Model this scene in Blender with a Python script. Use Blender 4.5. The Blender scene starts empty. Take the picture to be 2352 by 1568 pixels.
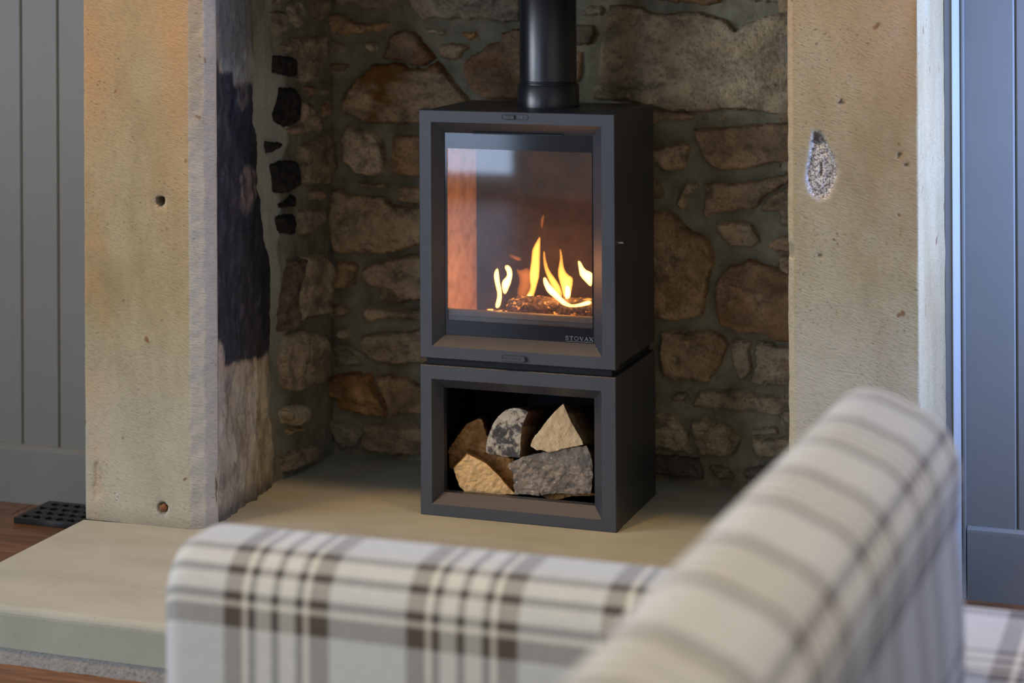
import bpy, bmesh, math, random
import numpy as np
from mathutils import Vector, Matrix, noise
from mathutils.geometry import delaunay_2d_cdt
random.seed(7)
SC = bpy.context.scene
COL = SC.collection

# ------------------------------------------------------------------ camera
F, YAW, ROLL, HY = 4703.47, 0.34109, -0.00489, -142.86
CAM = np.array([1.70652, -4.18692, 1.26977])
R_ = np.array([math.cos(YAW), math.sin(YAW), 0.0])
FW = np.array([-math.sin(YAW), math.cos(YAW), 0.0])
UP = np.array([0.0, 0.0, 1.0])
cr, sr = math.cos(ROLL), math.sin(ROLL)
cd = bpy.data.cameras.new('camera')
cam = bpy.data.objects.new('camera', cd); COL.objects.link(cam)
ax = cr*R_ + sr*UP; ay = cr*UP - sr*R_
M = Matrix.Identity(4)
for i in range(3):
    M[i][0] = ax[i]; M[i][1] = ay[i]; M[i][2] = -FW[i]; M[i][3] = CAM[i]
cam.matrix_world = M
cd.sensor_width = 36.0; cd.lens = F/2352*36.0
cd.shift_y = -(784-HY)/2352
cd.clip_start = 0.05
cd.dof.use_dof = True
cd.dof.focus_distance = 4.25
cd.dof.aperture_fstop = 2.9
SC.camera = cam

# ------------------------------------------------------------------ world, lights, exposure
SC.view_settings.view_transform = 'Standard'
SC.view_settings.look = 'None'
SC.view_settings.exposure = 0.18
SC.view_settings.gamma = 1.0
SC.view_settings.use_curve_mapping = False
w = bpy.data.worlds.new('sky'); SC.world = w; w.use_nodes = True
bg = w.node_tree.nodes['Background']
bg.inputs[0].default_value = (0.62, 0.78, 1.0, 1); bg.inputs[1].default_value = 1.1

def area(name, loc, target, sx, sy, power, col):
    l = bpy.data.lights.new(name, 'AREA'); l.shape = 'RECTANGLE'; l.size = sx; l.size_y = sy
    l.energy = power; l.color = col
    o = bpy.data.objects.new(name, l); COL.objects.link(o)
    o.location = loc
    o.rotation_euler = (Vector(target)-Vector(loc)).to_track_quat('-Z', 'Y').to_euler()
    return o
def spot(name, loc, target, power, col, deg=70, blend=.6, rad=.03):
    l = bpy.data.lights.new(name, 'SPOT'); l.energy = power; l.color = col
    l.spot_size = math.radians(deg); l.spot_blend = blend; l.shadow_soft_size = rad
    o = bpy.data.objects.new(name, l); COL.objects.link(o); o.location = loc
    o.rotation_euler = (Vector(target)-Vector(loc)).to_track_quat('-Z', 'Y').to_euler()
    return o
DAY = (0.84, 0.90, 1.0)
# daylight through the windows of the room (left wall, rear wall, right wall beside the chimney breast)
area('daylight_left', (-3.02, -2.9, 1.35), (0, -2.9, 1.2), 2.0, 1.35, 78, DAY)
area('daylight_rear', (-2.45, -6.05, 1.0), (-2.45, 0, 1.0), 1.1, 2.0, 34, (.54, .70, 1.0))
area('daylight_right', (1.97, -0.30, .95), (0, -0.30, .95), .42, 1.0, 36, (0.29, 0.45, 1.0))
WARM = (1.0, 0.60, 0.26)
for x, p in ((-0.62, 38), (0.25, 42), (1.02, 30)):
    spot('ceiling_spot', (x, -0.60, 2.27), (x, -0.50, 0.0), p, WARM, 84, .9, .045)
spot('ceiling_spot', (1.3, -2.6, 2.27), (1.3, -2.5, 0.0), 42, (1.0, .82, .56), 110, .8, .03)
spot('ceiling_spot', (0.2, -2.6, 2.27), (0.2, -2.5, 0.0), 20, (1.0, .82, .6), 110, .8, .03)

# ------------------------------------------------------------------ projection helpers
def ray(x, y):
    X = x-1176; Y = y-HY
    a = cr*X + sr*Y; b = -sr*X + cr*Y
    return R_*a/F + FW - UP*b/F
def pix(x, y, axis, val):
    d = ray(x, y); t = (val-CAM[axis])/d[axis]
    return CAM + t*d
class Plane:
    """vertical plane through p (x,y) running along direction d (x,y); local coords u (along d), v (z), n (towards the room)"""
    def __init__(s, p, q):
        s.p = np.array([p[0], p[1], 0.0]); d = np.array([q[0]-p[0], q[1]-p[1], 0.0]); s.L = np.linalg.norm(d)
        s.d = d/s.L; s.n = np.array([s.d[1], -s.d[0], 0.0])
        if np.dot(s.n, CAM-s.p) < 0: s.n = -s.n
    def uv(s, x, y):
        r = ray(x, y); t = np.dot(s.p-CAM, s.n)/np.dot(r, s.n); P = CAM+t*r
        return float(np.dot(P-s.p, s.d)), float(P[2])
    def w(s, u, v, h):
        return s.p + s.d*u + UP*v + s.n*h

# ------------------------------------------------------------------ object helpers
def link(name, me, mat=None, parent=None):
    o = bpy.data.objects.new(name, me); COL.objects.link(o)
    if mat:
        me.materials.append(mat)
    if parent:
        o.parent = parent
        o.matrix_parent_inverse = parent.matrix_world.inverted() if parent.type != 'EMPTY' else Matrix.Translation(-Vector(parent.location))
    return o
def mesh(name, V, Fc, mat=None, parent=None, smooth=False):
    me = bpy.data.meshes.new(name); me.from_pydata([tuple(map(float, v)) for v in V], [], [tuple(map(int, f)) for f in Fc]); me.update()
    if smooth: me.polygons.foreach_set('use_smooth', [True]*len(me.polygons))
    return link(name, me, mat, parent)
def frombm(name, bm, mat=None, parent=None, smooth=False):
    bmesh.ops.recalc_face_normals(bm, faces=bm.faces)
    me = bpy.data.meshes.new(name); bm.to_mesh(me); bm.free()
    if smooth: me.polygons.foreach_set('use_smooth', [True]*len(me.polygons))
    return link(name, me, mat, parent)
def thing(name, label, cat, loc=(0, 0, 0), group=None):
    o = bpy.data.objects.new(name, None); COL.objects.link(o); o.location = loc; o.empty_display_size = .05
    o['label'] = label; o['category'] = cat
    if group: o['group'] = group
    return o
def struct(o): o['kind'] = 'structure'; return o
def group_empty(name, loc=(0, 0, 0)):
    o = bpy.data.objects.new(name, None); COL.objects.link(o); o.location = loc; o['kind'] = 'structure'; return o
def bx(bm, x0, x1, y0, y1, z0, z1, bev=0, seg=2):
    r = bmesh.ops.create_cube(bm, size=1); vs = r['verts']
    for v in vs:
        v.co = Vector(((x0+x1)/2+v.co.x*(x1-x0), (y0+y1)/2+v.co.y*(y1-y0), (z0+z1)/2+v.co.z*(z1-z0)))
    if bev:
        es = list({e for v in vs for e in v.link_edges})
        bmesh.ops.bevel(bm, geom=es, offset=bev, segments=seg, affect='EDGES', profile=.5)
def box(name, x0, x1, y0, y1, z0, z1, mat, parent=None, bev=0, seg=2):
    bm = bmesh.new(); bx(bm, x0, x1, y0, y1, z0, z1, bev, seg)
    return frombm(name, bm, mat, parent)
def cyl(bm, p, q, r, n=24, r2=None):
    p = Vector(p); q = Vector(q); d = q-p
    mt = Matrix.Translation((p+q)/2) @ d.to_track_quat('Z', 'Y').to_matrix().to_4x4()
    bmesh.ops.create_cone(bm, cap_ends=True, segments=n, radius1=r, radius2=r if r2 is None else r2, depth=d.length, matrix=mt)
def fbm(x, y, z=0, o=4): return noise.fractal((x, y, z), 1.0, 2.1, o)   # ~ -1..1

# ------------------------------------------------------------------ material helpers
class NT:
    def __init__(s, name):
        s.m = bpy.data.materials.new(name); s.m.use_nodes = True; s.t = s.m.node_tree; s.n = s.t.nodes; s.l = s.t.links
        s.b = s.n['Principled BSDF']; s.out = s.n['Material Output']
        s.tc = s.n.new('ShaderNodeTexCoord')
    def new(s, ty, **k):
        o = s.n.new(ty)
        for a, v in k.items(): setattr(o, a, v)
        return o
    def link(s, a, b): s.l.new(a, b)
    def coord(s, scale=(1, 1, 1), rot=(0, 0, 0), src=None):
        mp = s.new('ShaderNodeMapping'); mp.inputs['Scale'].default_value = scale; mp.inputs['Rotation'].default_value = rot
        s.link(src if src is not None else s.tc.outputs['Object'], mp.inputs[0]); return mp.outputs[0]
    def noise(s, vec, scale, detail=4, rough=.55, dist=0):
        n = s.new('ShaderNodeTexNoise'); n.inputs['Scale'].default_value = scale; n.inputs['Detail'].default_value = detail
        n.inputs['Roughness'].default_value = rough; n.inputs['Distortion'].default_value = dist
        s.link(vec, n.inputs['Vector']); return n.outputs['Fac']
    def ramp(s, fac, stops, interp='LINEAR'):
        r = s.new('ShaderNodeValToRGB'); r.color_ramp.interpolation = interp
        e = r.color_ramp.elements
        while len(e) > 1: e.remove(e[-1])
        e[0].position = stops[0][0]; e[0].color = s.c(stops[0][1])
        for p, c in stops[1:]:
            k = e.new(p); k.color = s.c(c)
        s.link(fac, r.inputs[0]); return r.outputs[0]
    def c(s, c): return (c, c, c, 1) if isinstance(c, (int, float)) else (c[0], c[1], c[2], 1)
    def mix(s, fac, a, b, mode='MIX'):
        m = s.new('ShaderNodeMix', data_type='RGBA', blend_type=mode)
        for ix, v in ((0, fac), (6, a), (7, b)):
            sock = m.inputs[ix]
            if isinstance(v, (int, float)): sock.default_value = v if ix == 0 else s.c(v)
            elif isinstance(v, tuple): sock.default_value = s.c(v)
            else: s.link(v, sock)
        return m.outputs[2]
    def math(s, op, a, b=0, clamp=False):
        m = s.new('ShaderNodeMath', operation=op, use_clamp=clamp)
        for sock, v in ((m.inputs[0], a), (m.inputs[1], b)):
            if isinstance(v, (int, float)): sock.default_value = v
            else: s.link(v, sock)
        return m.outputs[0]
    def attr(s, name, out='Fac'):
        a = s.new('ShaderNodeAttribute', attribute_name=name); return a.outputs[out]
    def bump(s, h, strength, dist, prev=None):
        b = s.new('ShaderNodeBump'); b.inputs['Strength'].default_value = strength; b.inputs['Distance'].default_value = dist
        s.link(h, b.inputs['Height'])
        if prev is not None: s.link(prev, b.inputs['Normal'])
        s.link(b.outputs[0], s.b.inputs['Normal']); return b.outputs[0]
    def base(s, v):
        if isinstance(v, tuple): s.b.inputs['Base Color'].default_value = s.c(v)
        else: s.link(v, s.b.inputs['Base Color'])
    def rough(s, v, spec=.5):
        if isinstance(v, (int, float)): s.b.inputs['Roughness'].default_value = v
        else: s.link(v, s.b.inputs['Roughness'])
        s.b.inputs['Specular IOR Level'].default_value = spec

def m_rubble():
    t = NT('rubble_sandstone'); c = t.coord()
    oi = t.new('ShaderNodeObjectInfo'); tint = oi.outputs['Color']
    cc = t.new('ShaderNodeVectorMath', operation='ADD'); t.link(c, cc.inputs[0])
    rnd = t.math('MULTIPLY', oi.outputs['Random'], 37.0); t.link(rnd, cc.inputs[1]); v = cc.outputs[0]
    big = t.noise(v, 9, 5, .6, .6)
    k = t.mix(t.ramp(big, [(.35, 0), (.65, 1)]), t.mix(1.0, tint, (1.15, 1.10, 1.02), 'MULTIPLY'), t.mix(1.0, tint, (2.2, 2.1, 1.95), 'MULTIPLY'))
    mid = t.noise(t.coord((1, 1, 1.35), (0, .25, 0), v), 19, 7, .72, .3)
    k = t.mix(t.ramp(mid, [(.36, .7), (.54, 0)]), k, (.10, .08, .06))
    sp = t.noise(v, 130, 3, .6)
    k = t.mix(t.ramp(sp, [(.3, .55), (.45, 0)]), k, (.07, .055, .045))
    rust = t.noise(t.coord((1, 1, 1.7), (0, -.6, 0), v), 7, 3, .5, .5)
    k = t.mix(t.math('MULTIPLY', t.ramp(rust, [(.44, 0), (.56, .9)]), t.attr('rust')), k, (.26, .115, .03))
    k = t.mix(t.attr('soot'), k, (.024, .022, .023))
    gr = t.noise(v, 420, 2, .6)
    k = t.mix(.30, k, t.ramp(gr, [(.3, .35), (.7, 1.0)]), 'MULTIPLY')
    t.base(k); t.rough(.9, .25)
    h = t.math('ADD', t.math('MULTIPLY', mid, 1.0), t.math('MULTIPLY', sp, .35))
    n1 = t.bump(h, .9, .010); t.bump(gr, .5, .0016, n1)
    return t.m
def m_mortar():
    t = NT('lime_mortar'); c = t.coord()
    a = t.noise(c, 14, 5, .6); b = t.noise(c, 160, 3, .6); g = t.noise(c, 600, 2)
    k = t.ramp(a, [(.3, (.20, .185, .125)), (.55, (.34, .315, .22)), (.75, (.42, .39, .285))])
    k = t.mix(t.attr('light'), k, (.56, .55, .44))
    k = t.mix(.35, k, t.ramp(b, [(.3, .5), (.65, 1.0)]), 'MULTIPLY')
    k = t.mix(t.attr('soot'), k, (.02, .02, .02))
    t.base(k); t.rough(.95, .15)
    n1 = t.bump(t.noise(c, 45, 5, .65), .8, .006); t.bump(t.math('ADD', b, g), .5, .0015, n1)
    return t.m
def m_dressed():
    """tooled sandstone of the two fireplace pillars"""
    t = NT('tooled_sandstone'); c = t.coord()
    big = t.noise(t.coord((1, 1, .45)), 5, 4, .6, .3)
    k = t.ramp(big, [(.3, (.31, .25, .125)), (.5, (.42, .36, .205)), (.7, (.475, .43, .275))])
    k = t.mix(t.math('MULTIPLY', t.attr('warm'), t.ramp(t.noise(t.coord((1, 1, .6)), 8, 4), [(.3, .45), (.7, 1)])), k, (.52, .31, .14))
    k = t.mix(t.math('MULTIPLY', t.attr('pale'), .9), k, (.60, .585, .52))
    tool = t.noise(t.coord((75, 75, 340), (0, 0, 0), t.coord((1, 1, 1), (0, -.33, 0))), 1.0, 3, .55, .25)
    k = t.mix(.45, k, t.ramp(tool, [(.32, .62), (.5, .95), (.7, 1.1)]), 'MULTIPLY')
    pit = t.noise(t.coord((1, 1, 1.6)), 150, 3, .6)
    pm = t.math('MULTIPLY', t.ramp(t.noise(c, 6, 3), [(.38, 0), (.62, 1)]), t.ramp(pit, [(.28, 1), (.40, 0)]))
    k = t.mix(pm, k, (.14, .10, .07))
    rs = t.noise(c, 26, 2, .5)
    k = t.mix(t.ramp(rs, [(.70, 0), (.75, .8)]), k, (.20, .08, .03))
    k = t.mix(t.attr('white'), k, t.mix(t.ramp(t.noise(c, 260, 3), [(.42, 0), (.55, 1)]), (.20, .18, .16), (.78, .74, .69)))
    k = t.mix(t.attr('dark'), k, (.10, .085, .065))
    t.base(k); t.rough(.9, .2)
    n1 = t.bump(tool, .7, .0022); n2 = t.bump(pit, .35, .002, n1)
    t.bump(t.noise(t.coord((1, 1, 1)), 700, 2), .35, .0008, n2)
    return t.m
def m_reveal():
    """weathered hacked stone of the inner reveal, with a black soot stain"""
    t = NT('weathered_reveal_stone'); c = t.coord((1, 1, .5))
    a = t.noise(c, 34, 7, .7, .5); b = t.noise(t.coord((1, 1, .5)), 14, 5, .6, .5)
    k = t.ramp(b, [(.3, (.27, .225, .15)), (.5, (.46, .405, .285)), (.7, (.56, .53, .42))])
    k = t.mix(t.ramp(a, [(.34, .65), (.47, 0)]), k, (.15, .125, .095))
    k = t.mix(t.attr('pink'), k, (.40, .24, .18))
    soot = t.ramp(t.noise(c, 30, 6, .7), [(.25, (.010, .010, .013)), (.55, (.045, .043, .048)), (.75, (.12, .115, .135))])
    k = t.mix(t.attr('soot'), k, soot)
    k = t.mix(t.attr('top_shade_dark_foot'), k, (.09, .085, .07))  # shade painted on the upper reveal, plus a darker foot
    t.base(k); t.rough(.85, .3)
    n1 = t.bump(a, .9, .010); t.bump(t.noise(t.coord((1, 1, .5)), 170, 4, .7), .6, .003, n1)
    return t.m
def m_hearth():
    t = NT('honed_hearth_stone'); c = t.coord()
    a = t.noise(t.coord((1, 2.5, 1)), 3.5, 5, .6, .4); b = t.noise(c, 260, 3, .6)
    k = t.ramp(a, [(.3, (.33, .33, .255)), (.5, (.385, .385, .305)), (.7, (.42, .42, .34))])
    k = t.mix(.25, k, t.ramp(b, [(.3, .72), (.6, 1.0)]), 'MULTIPLY')
    sp = t.noise(c, 42, 2, .5)
    k = t.mix(t.ramp(sp, [(.755, 0), (.79, .7)]), k, (.22, .14, .08))
    k = t.mix(t.ramp(t.noise(c, 150, 1), [(.80, 0), (.83, .8)]), k, (.10, .08, .06))
    t.base(k); t.rough(.72, .35); n = t.bump(a, .2, .003); t.bump(b, .25, .0008, n)
    return t.m
def m_cement():
    t = NT('cement_bead'); c = t.coord(); a = t.noise(c, 150, 5, .7)
    t.base(t.ramp(a, [(.3, (.10, .10, .10)), (.45, (.22, .22, .215)), (.7, (.29, .29, .28))])); t.rough(.9, .2); t.bump(a, .8, .004); return t.m
def m_paint(name, col, rough=.45):
    t = NT(name); c = t.coord(); a = t.noise(c, 3, 3)
    t.base(t.mix(t.ramp(a, [(.3, 0), (.7, 1)]), tuple(x*.94 for x in col), tuple(min(1, x*1.05) for x in col)))
    t.rough(rough, .5); t.bump(t.noise(t.coord((1, 1, .3)), 220, 3, .6), .12, .001); return t.m
def m_iron():
    t = NT('matt_stove_paint'); c = t.coord(); a = t.noise(c, 900, 2, .6); b = t.noise(c, 6, 3)
    k = t.mix(t.ramp(b, [(.3, 0), (.7, 1)]), (.030, .033, .042), (.040, .043, .053))
    fl = t.noise(c, 190, 1, .5)
    k = t.mix(t.ramp(fl, [(.81, 0), (.83, .7)]), k, (.5, .5, .5))
    t.base(k); t.rough(.38, .75); t.bump(a, .55, .0009); return t.m
def m_simple(name, col, rough, metal=0, spec=.5):
    t = NT(name); a = t.noise(t.coord(), 60, 3)
    t.base(t.mix(t.ramp(a, [(.3, 0), (.7, 1)]), tuple(x*.88 for x in col), tuple(x*1.08 for x in col)))
    t.rough(rough, spec); t.b.inputs['Metallic'].default_value = metal; return t.m
def m_oak():
    t = NT('oiled_oak_boards'); oi = t.new('ShaderNodeObjectInfo')
    cc = t.new('ShaderNodeVectorMath', operation='ADD'); t.link(t.coord((1.4, 14, 14)), cc.inputs[0]); t.link(t.math('MULTIPLY', oi.outputs['Random'], 21.), cc.inputs[1])
    g = t.noise(cc.outputs[0], 3.2, 6, .65, .9)
    k = t.ramp(g, [(.28, (.045, .018, .007)), (.45, (.12, .052, .019)), (.62, (.20, .095, .038)), (.8, (.27, .14, .06))])
    k = t.mix(t.math('MULTIPLY', oi.outputs['Random'], .35), k, (.12, .045, .015))
    t.base(k); t.rough(.38, .5); t.bump(g, .15, .001); return t.m

PER = .245
def m_plaid():
    t = NT('checked_wool_cloth'); uvn = t.new('ShaderNodeUVMap'); uvn.uv_map = 'UVMap'
    sp = t.new('ShaderNodeSeparateXYZ'); t.link(uvn.outputs[0], sp.inputs[0])
    BG, BR, CR, DK, LT = (.56, .56, .54), (.095, .072, .055), (.78, .73, .60), (.075, .062, .060), (.66, .635, .56)
    st = [(0, BR), (.105, CR), (.135, DK), (.18, LT), (.267, DK), (.31, LT), (.40, DK), (.446, CR), (.475, BR), (.585, BG), (1.0, BG)]
    def sett(x):
        f = t.math('FRACT', t.math('DIVIDE', x, PER))
        stops = []
        for i, (p, c) in enumerate(st):
            if i: stops.append((max(0, p-.006), st[i-1][1]))
            stops.append((min(1, p+.006) if i else 0, c))
        return t.ramp(f, stops)
    a = sett(sp.outputs[0]); st[8:10] = []; st[-2] = (.446, BG); b = sett(sp.outputs[1])
    # twill: which set of threads lies on top alternates in fine diagonals
    tw = t.math('FRACT', t.math('MULTIPLY', t.math('ADD', sp.outputs[0], sp.outputs[1]), 1/.0042))
    tw = t.ramp(tw, [(0, .30), (.45, .30), (.55, .70), (.95, .70), (1, .3)])
    k = t.mix(tw, a, b)
    sl = t.noise(t.coord((1, 1, 1), (0, 0, 0), uvn.outputs[0]), 60, 3, .7)
    k = t.mix(.25, k, t.ramp(sl, [(.3, .75), (.7, 1.1)]), 'MULTIPLY')
    t.base(k); t.rough(.95, .15); t.b.inputs['Sheen Weight'].default_value = .25
    t.bump(tw, .25, .0006); return t.m

def m_endgrain(name, lo, hi, ring=90, stain=0.0, cx=0, cz=0):
    t = NT(name); c = t.coord()
    mp = t.new('ShaderNodeMapping'); mp.inputs['Location'].default_value = (-cx, 0, -cz); mp.inputs['Scale'].default_value = (1, .15, 1)
    t.link(t.tc.outputs['Object'], mp.inputs[0])
    wv = t.new('ShaderNodeTexWave', wave_type='RINGS', rings_direction='Y'); wv.inputs['Scale'].default_value = ring; wv.inputs['Distortion'].default_value = 2.5
    wv.inputs['Detail'].default_value = 3; wv.inputs['Detail Scale'].default_value = 1.4
    t.link(mp.outputs[0], wv.inputs['Vector'])
    k = t.mix(t.ramp(wv.outputs['Fac'], [(0, .25), (1, .75)]), lo, hi)
    k = t.mix(t.ramp(t.noise(c, 18, 4, .6, .5), [(.4, 0), (.62, .6)]), k, tuple(min(1, x*1.25) for x in hi))
    a = t.noise(c, 40, 5, .65, .4)
    k = t.mix(t.ramp(a, [(.35, .4), (.6, 0)]), k, tuple(x*.55 for x in lo))
    if stain:
        b = t.noise(c, 34, 5, .65, .4)
        k = t.mix(t.math('MULTIPLY', t.ramp(b, [(.46, 0), (.55, 1)]), stain), k, (.045, .045, .05))
        k = t.mix(t.ramp(t.noise(c, 110, 4, .7), [(.62, 0), (.68, .8)]), k, (.62, .60, .55))
    t.base(k); t.rough(.85, .2); t.bump(t.math('ADD', a, t.math('MULTIPLY', wv.outputs['Fac'], .06)), .7, .003); return t.m
def m_split(name, lo, hi):
    t = NT(name); c = t.coord((1, .12, 1)); a = t.noise(c, 130, 5, .7, .8); b = t.noise(t.coord(), 30, 4, .6)
    k = t.ramp(a, [(.3, lo), (.7, hi)]); k = t.mix(t.ramp(b, [(.4, .6), (.6, 0)]), k, tuple(x*.5 for x in lo))
    t.base(k); t.rough(.85, .2); t.bump(a, .8, .003); return t.m

RUB = m_rubble(); MOR = m_mortar(); DRS = m_dressed(); REV = m_reveal(); HEA = m_hearth(); CEM = m_cement()
IRON = m_iron(); OAK = m_oak(); PLAID = m_plaid()
PANEL = m_paint('grey_panel_paint', (.165, .163, .142), .5)
WHITE = m_paint('off_white_wall_paint', (.62, .60, .55), .7)
BLACKIN = m_simple('stove_inner_black', (.012, .012, .013), .8)
BRIGHT = m_simple('bright_steel', (.55, .55, .53), .3, 1.0)
DARKSLOT = m_simple('slot_black', (.015, .015, .018), .6)

# ================================================================== STRUCTURE
FZ = -.10
# ---- floor : oak boards
fl = group_empty('floor', (0, -3, FZ))
box('subfloor', -3.2, 2.03, -6.2, .45, FZ-.06, FZ-.021, m_simple('dark_subfloor', (.05, .04, .03), .9), fl)
bid = {}
y = .40; i = 0
while y > -6.2:
    wd = .128
    off = (i*0.83) % 1.9
    x = -3.2 - off
    while x < 2.03:
        x1 = min(x+1.9, 2.03); x0 = max(x, -3.2)
        if x1-x0 > .02:
            bm = bmesh.new(); bx(bm, x0+.0008, x1-.0008, y-wd+.0008, y-.0008, FZ-.021, FZ, .0015, 1)
            frombm('board', bm, OAK, fl)
        x += 1.9
    y -= wd; i += 1

# ---- hearth slab
PX0, PX1 = -.685, 1.131          # outer faces of the two pillars
hearth = thing('hearth_slab', 'pale honed stone hearth raised on the wooden floor under the stove', 'hearth', (0, -.2, FZ))
bm = bmesh.new()
# outline: wide front apron, narrower recess behind
out = [(-.688, -.835), (1.15, -.835), (1.15, -.275), (.95, -.275), (.95, .46), (-.46, .46), (-.46, -.262), (-.688, -.275)]
vs = [bm.verts.new((a, b, 0)) for a, b in out]
f = bm.faces.new(vs)
r = bmesh.ops.extrude_face_region(bm, geom=[f]); 
for g in r['geom']:
    if isinstance(g, bmesh.types.BMVert): g.co.z = -.078
bmesh.ops.recalc_face_normals(bm, faces=bm.faces)
bm.edges.ensure_lookup_table()
es = [e for e in bm.edges if all(v.co.z > -.001 for v in e.verts) and (all(v.co.y < -.8 for v in e.verts) )]
bmesh.ops.bevel(bm, geom=es, offset=.016, segments=5, affect='EDGES', profile=.5)
es = [e for e in bm.edges if all(v.co.z > -.001 for v in e.verts) and all(v.co.x < -.68 for v in e.verts)]
bmesh.ops.bevel(bm, geom=es, offset=.004, segments=2, affect='EDGES')
frombm('slab', bm, HEA, hearth)
V = []; Fc = []
n = 260
for k in range(n+1):
    x = -.70+1.87*k/n
    j = .0025*fbm(x*30, 3, 0)
    for (yy, zz) in ((-.822, -.077), (-.838+j, -.079), (-.848+2*j, -.090+j), (-.856+2*j, FZ)):
        V.append((x, yy, zz))
for k in range(n):
    for q in range(3):
        a = k*4+q; Fc.append((a, a+1, a+5, a+4))
mesh('cement_bead', V, Fc, CEM, hearth, True)

# ---- polygons and relief stones
def inside(P, pts):
    x, y = pts[:, 0], pts[:, 1]; res = np.zeros(len(pts), bool); n = len(P); j = n-1
    for i in range(n):
        xi, yi = P[i]; xj, yj = P[j]
        c = ((yi > y) != (yj > y)) & (x < (xj-xi)*(y-yi)/((yj-yi) if yj != yi else 1e-9)+xi)
        res ^= c; j = i
    return res
def dist(P, pts):
    d = np.full(len(pts), 1e9); n = len(P)
    for i in range(n):
        a = P[i]; b = P[(i+1) % n]; ab = b-a; L = max(ab@ab, 1e-12)
        t = np.clip(((pts-a)@ab)/L, 0, 1); q = a+t[:, None]*ab
        d = np.minimum(d, np.hypot(*(pts-q).T))
    return d
def densify(P, step, jit, seed):
    out = []; n = len(P)
    for i in range(n):
        a = P[i]; b = P[(i+1) % n]; L = np.hypot(*(b-a)); m = max(1, int(L/step))
        nr = np.array([-(b-a)[1], (b-a)[0]])/max(L, 1e-9)
        for k in range(m):
            p = a+(b-a)*k/m
            out.append(p+nr*jit*fbm(p[0]*70+seed, p[1]*70, seed, 3))
    return np.array(out)
def patch(P, spacing):
    """constrained triangulation of polygon P -> pts, tris, distance to the border"""
    mn = P.min(0); mx = P.max(0)
    gx = np.arange(mn[0], mx[0], spacing); gy = np.arange(mn[1], mx[1], spacing*.87)
    G = np.array([(x+(spacing/2 if j % 2 else 0), y) for j, y in enumerate(gy) for x in gx])
    if len(G):
        G = G[inside(P, G)]
        if len(G): G = G[dist(P, G) > spacing*.45]
    pts = [Vector(p) for p in P]+[Vector(p) for p in G]
    nb = len(P)
    r = delaunay_2d_cdt(pts, [], [list(range(nb))], 1, 1e-6)
    pv = np.array([tuple(v) for v in r[0]]); tr = [tuple(f) for f in r[2]]
    d = dist(P, pv)
    return pv, tr, d
def set_attr(me, name, vals):
    a = me.attributes.new(name, 'FLOAT', 'POINT'); a.data.foreach_set('value', np.asarray(vals, dtype=np.float32))

TR = {'R1': (440, 0, 2.8), 'R2': (440, 540, 2.704), 'R3': (1300, 0, 2.8), 'R4': (1460, 540, 2.613), 'T1': (860, 0, 6.27),
      'T2': (730, 0, 4.752), 'T3': (730, 540, 4.752), 'P': (0, 0, 1), 'L': (1020, 880, 5.228), 'S': (1000, 480, 4.126)}
def topx(reg, s):
    v = [float(a) for a in s.replace(',', ' ').split()]; ox, oy, k = TR[reg]
    return [(v[i]/k+ox, v[i+1]/k+oy) for i in range(0, len(v), 2)]
def stone(pl, reg, s, col, th=.014, rust=0, soot=0, parent=None, rough=1.0, label=None, step=.0055, slope=0):
    px = topx(reg, s); P = np.array([pl.uv(*p) for p in px])
    seed = (P[0][0]*13.7+P[0][1]*7.3) % 50
    P = densify(P, .005, .0042*min(1, rough), seed)
    pv, tr, d = patch(P, step)
    rough *= min(1, max(.15, d.max()/.022))
    c = P.mean(0); V = []; so = []; tx = random.uniform(-.05, .05); tz = random.uniform(-.05, .05)
    for (u, v), dd in zip(pv, d):
        e = 1-math.exp(-dd/.0028)
        nz = fbm(u*14+seed, v*20, seed, 5)*.0075*rough
        led = noise.noise((u*9+seed, v*34+u*8, seed*3)); led = (math.floor(led*4)/4)*.007*rough   # bedding ledges
        h = -.010+(th+.010)*e+(nz+led)*e+((u-c[0])*tx+(v-c[1])*tz)*e
        V.append(pl.w(u, v, h))
        so.append(0)
    o = mesh('stone', V, tr, RUB, parent, False)
    o.color = (col[0], col[1], col[2], 1)
    me = o.data
    set_attr(me, 'rust', np.full(len(V), float(rust)))
    sv = np.full(len(V), float(soot))
    if soot > 0:
        sv = np.array([min(1, max(0, soot+.25*fbm(u*60, v*60, seed))) for u, v in pv])
    set_attr(me, 'soot', sv)
    # make the faces look to the room
    if len(tr):
        a, b, cc = [np.array(V[i]) for i in tr[0]]
        if np.dot(np.cross(b-a, cc-a), pl.n) < 0: me.flip_normals()
    if label: o['label'] = label
    return o
def mortar(name, pl, u0, u1, v0, v1, parent, step=.007, amp=.004, light=None):
    nu = int((u1-u0)/step); nv = int((v1-v0)/step); V = []; Fc = []; li = []; so = []
    for j in range(nv+1):
        for i in range(nu+1):
            u = u0+(u1-u0)*i/nu; v = v0+(v1-v0)*j/nv
            h = -.0045+amp*fbm(u*16, v*16, 2, 4)+.002*fbm(u*70, v*70, 5, 2)
            V.append(pl.w(u, v, h)); li.append(light(u, v) if light else 0.0); so.append(0.0)
    for j in range(nv):
        for i in range(nu):
            a = j*(nu+1)+i; Fc.append((a, a+1, a+nu+2, a+nu+1))
    o = mesh(name, V, Fc, MOR, parent, True)
    set_attr(o.data, 'light', li); set_attr(o.data, 'soot', so)
    return o

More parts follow.
